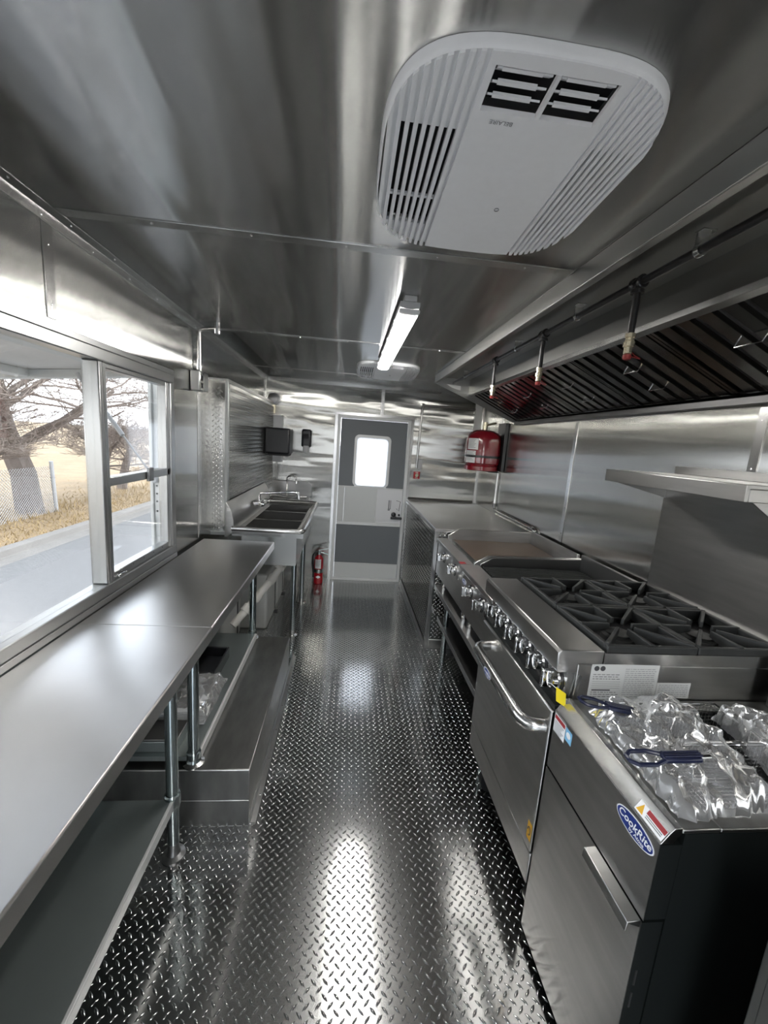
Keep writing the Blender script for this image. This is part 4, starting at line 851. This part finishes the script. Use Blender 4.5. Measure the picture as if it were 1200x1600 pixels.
MB().prism([(0.6480, 0.610), (0.6480, 0.6285), (0.618, 0.6255), (0.616, 0.602), (0.620, 0.602), (0.622, 0.620)], 'y', FY0+0.002, 0.770).build('door_handle', 'steel_r', dr, 0.0015)
for y in (FY0+0.06, FY1-0.06):
    for x in (0.76, 1.30): MB().lathe((x, y, 0), [(0.03, 0), (0.03, 0.01), (0.018, 0.02), (0.018, 0.099)], 'z', 12).build('foot', 'leg', fy_)
MB().box(0.66, 0.664, FY0+0.0005, FY0+0.002, 0.40, 0.44).box(0.66, 0.664, FY0+0.0005, FY0+0.002, 0.46, 0.50).build('hinge', 'darksteel', fy_)
logo(fp, (0.6495, 0.676, 0.782), (0, -1, 0.02), (0, 0.02, 1), 0.056)
# caution label on the bevel
n_ = Vector((-0.83, 0, 0.555)); vv = Vector((0.555, 0, 0.83)); o_ = Vector((0.6600, 0.645, 0.8285))
def onb(y, s): return o_+Vector((0, y, 0))+vv*s-Vector((0, 0, 0))
cl_ = flat([onb(-0.030, -0.012)+n_*0.001, onb(-0.030, 0.012)+n_*0.001, onb(0.045, 0.012)+n_*0.001, onb(0.045, -0.012)+n_*0.001], n_, 0.0006).build('caution_label', 'wink', fp)
flat([onb(-0.029, 0.001)+n_*0.0018, onb(-0.029, 0.011)+n_*0.0018, onb(0.020, 0.011)+n_*0.0018, onb(0.020, 0.001)+n_*0.0018], n_, 0.0003).build('label_band', 'redink', cl_)
flat([onb(0.024, -0.009)+n_*0.0018, onb(0.033, 0.010)+n_*0.0018, onb(0.042, -0.009)+n_*0.0018], n_, 0.0003).build('hazard_mark', 'amber', cl_)
for s in (-0.003, -0.007): flat([onb(-0.025, s)+n_*0.0018, onb(-0.025, s+0.002)+n_*0.0018, onb(0.018, s+0.002)+n_*0.0018, onb(0.018, s)+n_*0.0018], n_, 0.0003).build('label_print', 'greyink', cl_)
# warning stickers at the range end of the panel
ws = decal('warning_sticker', [(0.6498, y, z) for y, z in ((1.014, 0.806), (0.958, 0.806), (0.958, 0.752), (1.014, 0.752))], fp, 'wink')
flat([(0.6490, y, z) for y, z in ((1.012, 0.804), (0.960, 0.804), (0.960, 0.792), (1.012, 0.792))], (-1, 0, 0), 0.0003).build('label_band', 'redink', ws)
for q in range(6): flat([(0.6490, y, z) for y, z in ((1.010, 0.787-q*0.006), (0.964+0.006*(q % 3), 0.787-q*0.006), (0.964+0.006*(q % 3), 0.7848-q*0.006), (1.010, 0.7848-q*0.006))], (-1, 0, 0), 0.0003).build('label_print', 'greyink', ws)
bs = decal('round_sticker', [(0.6498, y, z) for y, z in ((0.955, 0.804), (0.925, 0.804), (0.925, 0.768), (0.955, 0.768))], fp, 'lblue')
flat([(0.6490, 0.940+0.010*math.cos(t), 0.788+0.009*math.sin(t)) for t in np.linspace(0, 2*PI, 16, endpoint=False)], (-1, 0, 0), 0.0003).build('sticker_mark', 'wink', bs)

# fry baskets with navy handles, under a plastic bag
def basket(y0, y1, start, label, hx, hy, hz0):
    b = thing('fry_basket', ((TX0+TX1)/2, (y0+y1)/2, 0.765), label, 'fry basket', 'fry baskets on the fryer')
    x0, x1, z0, z1 = 0.80, 1.10, 0.765, 0.872
    wm_ = MB(); st = 0.011; rr = 0.0006
    for x in np.arange(x0, x1+1e-6, st):
        wm_.tube([(x, y0, z1), (x, y0+0.008, z0), (x, y1-0.008, z0), (x, y1, z1)], rr, 3, cap=False)
    for y in np.arange(y0+0.008, y1-0.007, st): wm_.tube([(x0, y, z1), (x0+0.004, y, z0), (x1-0.004, y, z0), (x1, y, z1)], rr, 3, cap=False)
    for z in np.arange(z0, z1, st):
        wm_.tube([(x0, y0, z), (x1, y0, z), (x1, y1, z), (x0, y1, z)], rr, 3, closed=True)
    wo = wm_.build('wire_mesh', 'chrome', b); wo['kind'] = 'stuff'
    MB().tube([(x0, y0, z1), (x1, y0, z1), (x1, y1, z1), (x0, y1, z1)], 0.003, 8, closed=True).build('rim', 'chrome', b)
    yc = (y0+y1)/2; c = Vector((hx, hy, hz0)); e = Vector(start); d = (c-e); L_ = d.length; d.normalize(); s = Vector((-d.y, d.x, 0)).normalized()
    MB().tube([(x0, yc, z1), e, e+d*(L_*0.25)], 0.004, 8).build('handle_rod', 'chrome', b)
    lp = [e+d*(L_*0.15)]
    g0 = e+d*(L_*0.12); g1 = e+d*(L_*0.58)
    MB().obox((g0+g1)/2-Vector((0, 0, 0.006)), d, s, d.cross(s), (g1-g0).length/2, 0.013, 0.012).build('handle_grip', 'navy', b, 0.004)
    for q in (-0.006, 0.0, 0.006): MB().tube([g0+s*q+Vector((0, 0, 0.007)), g1+s*q+Vector((0, 0, 0.007))], 0.0022, 6).build('grip_rib', 'navy', b)
    MB().tube([g1+s*0.009, e+d*(L_*0.72)+s*0.019, e+d*(L_*0.92)+s*0.018, e+d*L_+s*0.007, e+d*L_-s*0.007, e+d*(L_*0.92)-s*0.018, e+d*(L_*0.72)-s*0.019, g1-s*0.009], 0.0045, 8).build('handle_loop', 'navy', b)
    return b
basket(FY0+0.05, FY0+0.195, (0.775, 0.668, 0.962), 'wire fry basket with navy handle at the black side of the fryer', 0.610, 0.684, 0.945)
basket(FY0+0.205, FY1-0.05, (0.80, 0.885, 0.900), 'wire fry basket with navy handle beside the range', 0.640, 0.905, 0.925)
from mathutils import noise as mn
def bag(name, corners, zb, ht, n, seed, label):
    A_, B_, C_, D_ = [Vector(c) for c in corners]; mb = MB()
    for j in range(n+1):
        for i in range(n+1):
            u_, v_ = i/n, j/n; p = A_.lerp(B_, u_).lerp(D_.lerp(C_, u_), v_)
            e = (1-(2*u_-1)**4)*(1-(2*v_-1)**4); q = Vector((u_*5+seed, v_*6, seed))
            cr_ = abs(mn.noise(q*1.3))*0.9+abs(mn.noise(q*3.3))*0.35+abs(mn.noise(q*8.0))*0.22
            z = zb+ht*(e**0.45)*(0.62+0.42*mn.noise(q*0.8+Vector((9, 0, 0)))+0.30*cr_)
            jx, jy = mn.noise(q*2.3+Vector((3, 1, 0)))*0.014, mn.noise(q*2.3+Vector((0, 7, 2)))*0.014
            mb.v.append((p.x+jx, p.y+jy, max(z, zb)))
    for j in range(n):
        for i in range(n): mb.f.append((j*(n+1)+i, j*(n+1)+i+1, (j+1)*(n+1)+i+1, (j+1)*(n+1)+i))
    return mb.build(name, 'poly', None, smooth=50, label=label, cat='plastic bag')
bag('plastic_bag', [(0.70, 0.625, 0), (0.935, 0.640, 0), (1.00, 0.985, 0), (0.705, 0.965, 0)], 0.852, 0.095, 46, 3.1, 'crumpled clear plastic bag draped over the fry baskets')
bag('plastic_bag', [(1.01, 0.70, 0), (1.19, 0.70, 0), (1.18, 0.95, 0), (1.06, 0.93, 0)], 0.852, 0.09, 30, 8.4, 'smaller clear plastic bag crumpled at the back of the fryer')

# steel cabinet at the photographer's elbow
sc_ = thing('steel_cabinet', (1.1, 0.0, 0), 'grey steel cabinet next to the black side of the fryer', 'cabinet')
B(0.752, 1.40, -0.60, 0.487, 0.0, 0.86).build('cabinet_body', 'worn', sc_, 0.003)
B(0.745, 1.41, -0.605, 0.490, 0.8605, 0.885).build('cabinet_top', 'table', sc_, 0.003)
B(0.746, 0.7515, -0.58, 0.47, 0.10, 0.84).build('door', 'worn', sc_, 0.003)

# ================================================================== HOOD
hd_ = thing('exhaust_hood', (1.06, 1.75, 1.77), 'long stainless exhaust hood above the cooking line', 'hood')
HYA, HYB = -0.30, 3.42
MB().box(0.680, 0.684, HYA, HYB, 2.064, H-0.001).prism([(0.684, 2.064), (0.684, 2.068), (0.712, 2.072), (0.712, 2.068)], 'y', HYA, HYB).build('front_lip', 'hood', hd_, 0.0015)
B(0.684, 0.974, HYA, HYB-0.006, 2.112, H-0.001).build('hood_ceiling', 'hood', hd_)
B(0.974, 0.980, HYA, HYB-0.006, 2.002, 2.112).build('plenum_face', 'hood', hd_)
MB().prism([(0.970, 2.004), (0.970, 1.984), (1.000, 1.978), (1.002, 1.984), (0.981, 1.990), (0.981, 2.001)], 'y', HYA, HYB-0.006).build('plenum_edge', 'trimw', hd_, 0.001)
MB().prism([(0.680, 2.064), (1.38, 1.795), (1.436, 1.785), (1.436, H-0.001), (0.684, H-0.001)], 'y', HYB-0.006, HYB).build('end_panel', 'hood', hd_)
MB().prism([(0.680, 2.064), (1.38, 1.795), (1.436, 1.785), (1.436, H-0.001), (0.684, H-0.001)], 'y', HYA-0.006, HYA).build('end_panel', 'hood', hd_)
MB().prism([(1.395, 1.776), (1.437, 1.776), (1.437, 1.82), (1.43, 1.82), (1.43, 1.784), (1.402, 1.784), (1.402, 1.80), (1.395, 1.80)], 'y', HYA, HYB-0.006).build('grease_trough', 'dimsteel', hd_)
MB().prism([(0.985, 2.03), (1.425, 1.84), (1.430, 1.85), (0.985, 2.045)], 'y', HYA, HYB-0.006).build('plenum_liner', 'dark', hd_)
flat([(0.78, HYB-0.0065, 2.06), (0.90, HYB-0.0065, 2.055), (0.90, HYB-0.0065, 2.02), (0.83, HYB-0.0065, 2.035)], (0, -1, 0)).build('rating_plate', 'paper', hd_)
# baffle filters
a0, a1 = Vector((0.998, 0, 1.996)), Vector((1.408, 0, 1.806)); sd_ = (a1-a0); SL = sd_.length; sd_.normalize(); nd_ = Vector((sd_.z, 0, -sd_.x))
if nd_.z > 0: nd_ = -nd_
FW = 0.497
def slope_strip(y0, y1, s0, s1, n0, n1):
    """a strip on the filter slope: s along the slope, n below it"""
    mb = MB(); vs = []
    for s in (s0, s1):
        for y in (y0, y1):
            for n in (n0, n1):
                p = a0+sd_*s+nd_*n; vs.append((p.x, y, p.z))
    return mb.add(vs, [(0, 1, 3, 2), (4, 6, 7, 5), (0, 4, 5, 1), (2, 3, 7, 6), (0, 2, 6, 4), (1, 5, 7, 3)])
def channel(y0, wd, s0, s1, n, dep, up):
    """U-shaped baffle: web at n, flanges turned by up*dep"""
    mb = MB(); t_ = 0.0015
    for part in ((y0, y0+wd, n, n+t_), (y0, y0+t_, n, n+up*dep), (y0+wd-t_, y0+wd, n, n+up*dep)):
        q = slope_strip(part[0], part[1], s0, s1, part[2], part[3]); mb.add(q.v, q.f)
    return mb
def make_filter(y0):
    c = a0+sd_*SL
    r = thing('baffle_filter', (c.x, y0+FW/2, c.z), 'stainless baffle grease filter slotted into the exhaust hood', 'grease filter', 'baffle filters in the hood')
    fr_ = MB()
    for (ya, yb, sa, sb) in ((y0, y0+0.012, 0, SL), (y0+FW-0.012, y0+FW, 0, SL), (y0+0.012, y0+FW-0.012, 0, 0.014), (y0+0.012, y0+FW-0.012, SL-0.014, SL)):
        q = slope_strip(ya, yb, sa, sb, -0.030, 0.0); fr_.add(q.v, q.f)
    fr_.build('filter_frame', 'baffle', r)
    p_ = (FW-0.024)/6.0
    for i in range(6): channel(y0+0.012+p_*(i+0.5)-0.026, 0.044, 0.008, SL-0.008, -0.004, 0.014, -1).build('baffle', 'baffle', r)
    for i in range(7): channel(y0+0.012+p_*i-0.020 if 0 < i < 6 else (y0+0.013 if i == 0 else y0+FW-0.033), 0.040 if 0 < i < 6 else 0.020, 0.014, SL-0.014, -0.028, 0.012, 1).build('baffle', 'darksteel', r)
    for s in (0.17, 0.31):
        yy = y0+FW/2; q = lambda dy, n: (a0+sd_*s+nd_*n).x and ((a0+sd_*s+nd_*n).x, yy+dy, (a0+sd_*s+nd_*n).z)
        MB().tube([q(-0.045, -0.002), q(-0.042, 0.018), q(0.042, 0.018), q(0.045, -0.002)], 0.0025, 6).build('handle', 'chrome', r)
    return r
f0 = make_filter(0.402)
for i, where in enumerate(('above the fryer', 'above the burner grates', 'above the gap between range and charbroiler', 'above the gap between charbroiler and griddle', 'above the griddle plate', 'above the diamond plate cabinet')):
    (f0 if i == 0 else copy_tree(f0, None, (0, 0.501*i, 0)))['label'] = 'stainless baffle grease filter in the hood, '+where
# suppression pipe with nozzles
PX, PZ = 0.835, 2.072
sp = thing('suppression_pipe', (PX, 1.8, 1.85), 'black suppression pipe with brass nozzles under the hood', 'pipe')
MB().cyl((PX, 0.1, PZ), (PX, HYB-0.02, PZ), 0.0105, 12).build('pipe_run', 'pipe', sp)
for y in (2.43, 1.83, 1.235, 0.62):
    MB().lathe((PX, y, PZ), [(0.0165, -0.022), (0.019, -0.02), (0.019, -0.012), (0.015, -0.008), (0.015, 0.008), (0.019, 0.012), (0.019, 0.02), (0.0165, 0.022)], 'y', 14).lathe((PX, y, PZ-0.03), [(0.019, 0), (0.019, 0.01), (0.015, 0.014), (0.015, 0.03)], 'z', 14).build('tee', 'pipe', sp)
    d_ = MB().cyl((PX, y, PZ-0.145), (PX, y, PZ-0.028), 0.0105, 12).build('drop', 'pipe', sp)
    nz = MB().lathe((PX, y, PZ-0.205), [(0.008, 0), (0.012, 0.004), (0.012, 0.022), (0.016, 0.024), (0.016, 0.038), (0.012, 0.042), (0.012, 0.048), (0.015, 0.05), (0.015, 0.062)], 'z', 10).build('nozzle', 'brass', sp)
    MB().lathe((PX, y, PZ-0.218), [(0.010, 0), (0.012, 0.004), (0.012, 0.013)], 'z', 12).build('nozzle_cap', 'redcap', nz)
    MB().tube([(PX+0.01, y-0.006, PZ-0.21), (PX+0.03, y-0.02, PZ-0.218), (PX+0.038, y-0.005, PZ-0.212), (PX+0.026, y+0.004, PZ-0.203), (PX+0.012, y, PZ-0.195)], 0.0012, 5).build('cap_lanyard', 'redcap', nz)
for y in (3.05, 2.12, 1.56, 1.02):
    MB().box(PX-0.016, PX+0.016, y-0.003, y+0.003, PZ+0.006, 2.1115).box(PX-0.018, PX+0.018, y-0.02, y+0.006, 2.108, 2.1118).lathe((PX, y-0.008, PZ), [(0.016, 0), (0.016, 0.016)], 'y', 14).build('pipe_bracket', 'steel_r', sp)

# ================================================================== CEILING FITTINGS
def sup(t, n=3.5):
    c, s = math.cos(t), math.sin(t); return math.copysign(abs(c)**(2/n), c), math.copysign(abs(s)**(2/n), s)
def make_ac(cx, cy, label):
    r = thing('air_conditioner', (cx, cy, H-0.027), label, 'air conditioner', 'ceiling air conditioners')
    A_, Bb = 0.244, 0.262; ZB = H-0.021
    N_ = 72; prof = [(1.0, H-0.0005), (1.0, H-0.010), (0.997, H-0.015), (0.992, H-0.019), (0.983, ZB)]
    mb = MB()
    for s, z in prof:
        for i in range(N_):
            a_, b2 = sup(2*PI*i/N_); mb.v.append((cx+a_*A_*s, cy+b2*Bb*s, z))
    for i in range(len(prof)-1):
        for q in range(N_): mb.f.append((i*N_+q, i*N_+(q+1) % N_, (i+1)*N_+(q+1) % N_, (i+1)*N_+q))
    mb.build('shell', 'acw', r, smooth=60)
    a, b2 = A_*0.983, Bb*0.983
    def yl(x): return b2*max(0.0, 1-abs(x/a)**3.5)**(1/3.5)
    def strip(m_, x0, x1, ya, yb, z0, z1, n=3):
        """bar between x0..x1 clipped to the outline, y between ya..yb"""
        for q in range(n):
            xa, xb = x0+(x1-x0)*q/n, x0+(x1-x0)*(q+1)/n; la, lb = yl(xa), yl(xb)
            P_ = [(xa, max(ya, -la)), (xb, max(ya, -lb)), (xb, min(yb, lb)), (xa, min(yb, la))]
            if P_[3][1]-P_[0][1] < 1e-4 and P_[2][1]-P_[1][1] < 1e-4: continue
            m_.prism([(cx+p[0], cy+p[1]) for p in P_], 'z', z0, z1)
    # smooth centre with the two outlet openings left open
    ox0, ox1, oy0, oy1 = -0.088, 0.108, -0.236, -0.160
    px0, px1 = -0.100, 0.124
    c_ = MB()
    strip(c_, px0, px1, oy1, 9, ZB-0.004, ZB+0.004, 6); strip(c_, px0, ox0, -9, oy1, ZB-0.004, ZB+0.004, 1); strip(c_, ox1, px1, -9, oy1, ZB-0.004, ZB+0.004, 1); strip(c_, ox0, ox1, -9, oy0, ZB-0.004, ZB+0.004, 6)
    mid = (ox0+ox1)/2
    c_.box(cx+mid-0.003, cx+mid+0.003, cy+oy0, cy+oy1, ZB-0.006, ZB+0.004)
    c_.build('centre_panel', 'acw', r)
    for x0, x1 in ((ox0, mid-0.003), (mid+0.003, ox1)):
        for q in range(3):
            y = oy0+0.016+q*0.022
            m_ = MB().prism([(cy+y-0.009, ZB+0.003), (cy+y+0.007, ZB+0.016), (cy+y+0.009, ZB+0.014), (cy+y-0.007, ZB+0.001)], 'x', cx+x0+0.004, cx+x1-0.004)
            m_.box(cx+x0+0.012, cx+x1-0.020, cy+y-0.0115, cy+y-0.0055, ZB-0.001, ZB+0.004)
            m_.build('louvre', 'acw', r)
    B(cx+ox0-0.004, cx+ox1+0.004, cy+oy0-0.004, cy+oy1+0.004, ZB+0.019, ZB+0.0205).build('outlet_recess', 'dark', r)
    # ribbed side grilles
    for side in (-1, 1):
        xa, xb = (px0, -a+0.004) if side < 0 else (px1, a-0.004)
        n = 9; pitch = (xb-xa)/n
        gaps = MB()
        for q in range(n):
            x0 = xa+pitch*q; xg = x0+pitch*0.5; x1 = x0+pitch
            m_ = MB(); lo, hi = sorted((xg, x1)); strip(m_, lo, hi, -9, 9, ZB-0.005, ZB+0.003, 4); m_.build('grille_rib', 'acw', r)
            lo, hi = sorted((x0, xg))
            oyA, oyB = -0.110, 0.178
            if 0 < q < 8:
                strip(gaps, lo, hi, -9, oyA, ZB+0.001, ZB+0.005, 3); strip(gaps, lo, hi, oyB, 9, ZB+0.001, ZB+0.005, 3); strip(gaps, lo, hi, 0.075, 0.083, ZB+0.001, ZB+0.004, 1)
            else: strip(gaps, lo, hi, -9, 9, ZB+0.001, ZB+0.005, 3)
        gaps.build('grille_web', 'acw', r)['kind'] = 'stuff'
        lo, hi = sorted((xa, xb-side*0.02)); B(cx+lo, cx+hi, cy-0.13, cy+0.20, ZB+0.016, ZB+0.018).build('grille_recess', 'dark', r)
    text('lettering', 'BELAIRE', 0.0115, (cx-0.045, cy-0.144, ZB-0.0042), (-1, 0, 0), (0, 1, 0), 'greyink', r)
    MB().tube([(cx+0.03+0.005*math.cos(t), cy+0.075+0.005*math.sin(t), ZB-0.0045) for t in np.linspace(0, 2*PI, 14, endpoint=False)], 0.0007, 4, closed=True).build('round_mark', 'greyink', r)
    for ch in r.children:                       # the casing gets deeper towards the door
        off = wloc(ch)
        for q in ch.data.vertices:
            t = min(1, max(0, (q.co.y+off.y-cy+Bb)/(2*Bb))); q.co.z = H-(H-(q.co.z+off.z))*(0.75+1.35*t)-off.z
    return r
ac = make_ac(0.272, 0.915, 'white ceiling air conditioner grille between the lamp and the photographer')
ac['label'] = 'white ceiling air conditioner grille beside the near end of the hood'
c2 = copy_tree(ac, None, (0.0, 2.40, 0)); c2['label'] = 'white ceiling air conditioner grille between the lit lamp and the back door'
def lamp(y0, y1, x, label):
    r = thing('ceiling_lamp', (x, (y0+y1)/2, H-0.08), label, 'lamp', 'ceiling lamps')
    def half(wd, z0, z1, n=10):
        return [(x-wd, z1), (x-wd, z0+0.010)]+[(x-wd*math.cos(PI*i/n), z0+0.010-0.010*math.sin(PI*i/n)) for i in range(1, n)]+[(x+wd, z0+0.010), (x+wd, z1)]
    MB().prism(half(0.040, H-0.048, H-0.0215), 'y', y0, y1).build('housing', 'lampbase', r)
    MB().prism(half(0.036, H-0.074, H-0.0485), 'y', y0+0.02, y1-0.012).build('lens', 'lens', r, 0.004)
    MB().prism(half(0.041, H-0.070, H-0.0485), 'y', y0-0.004, y0+0.0195).build('end_cap', 'white', r, 0.004)
    MB().prism(half(0.041, H-0.070, H-0.0485), 'y', y1-0.0115, y1+0.004).build('end_cap', 'white', r, 0.004)
    for y in (y0+0.02, y1-0.12): B(x-0.025, x+0.025, y-0.03, y+0.05, H-0.021, H-0.0005).build('mount', 'lampbase', r, 0.003)
    for y in np.arange(y0+0.2, y1, 0.33):
        for s in (-1, 1): B(x+s*0.0405-0.002, x+s*0.0405+0.002, y, y+0.012, H-0.056, H-0.030).build('clip', 'lampbase', r)
    return r
lamp(1.70, 2.98, 0.212, 'lit long ceiling lamp between the two air conditioners')
lamp(-1.45, -0.20, 0.212, 'added unseen ceiling lamp brightening the room, near the open end doorway')  # added lamp, out of view behind the camera, to brighten the interior
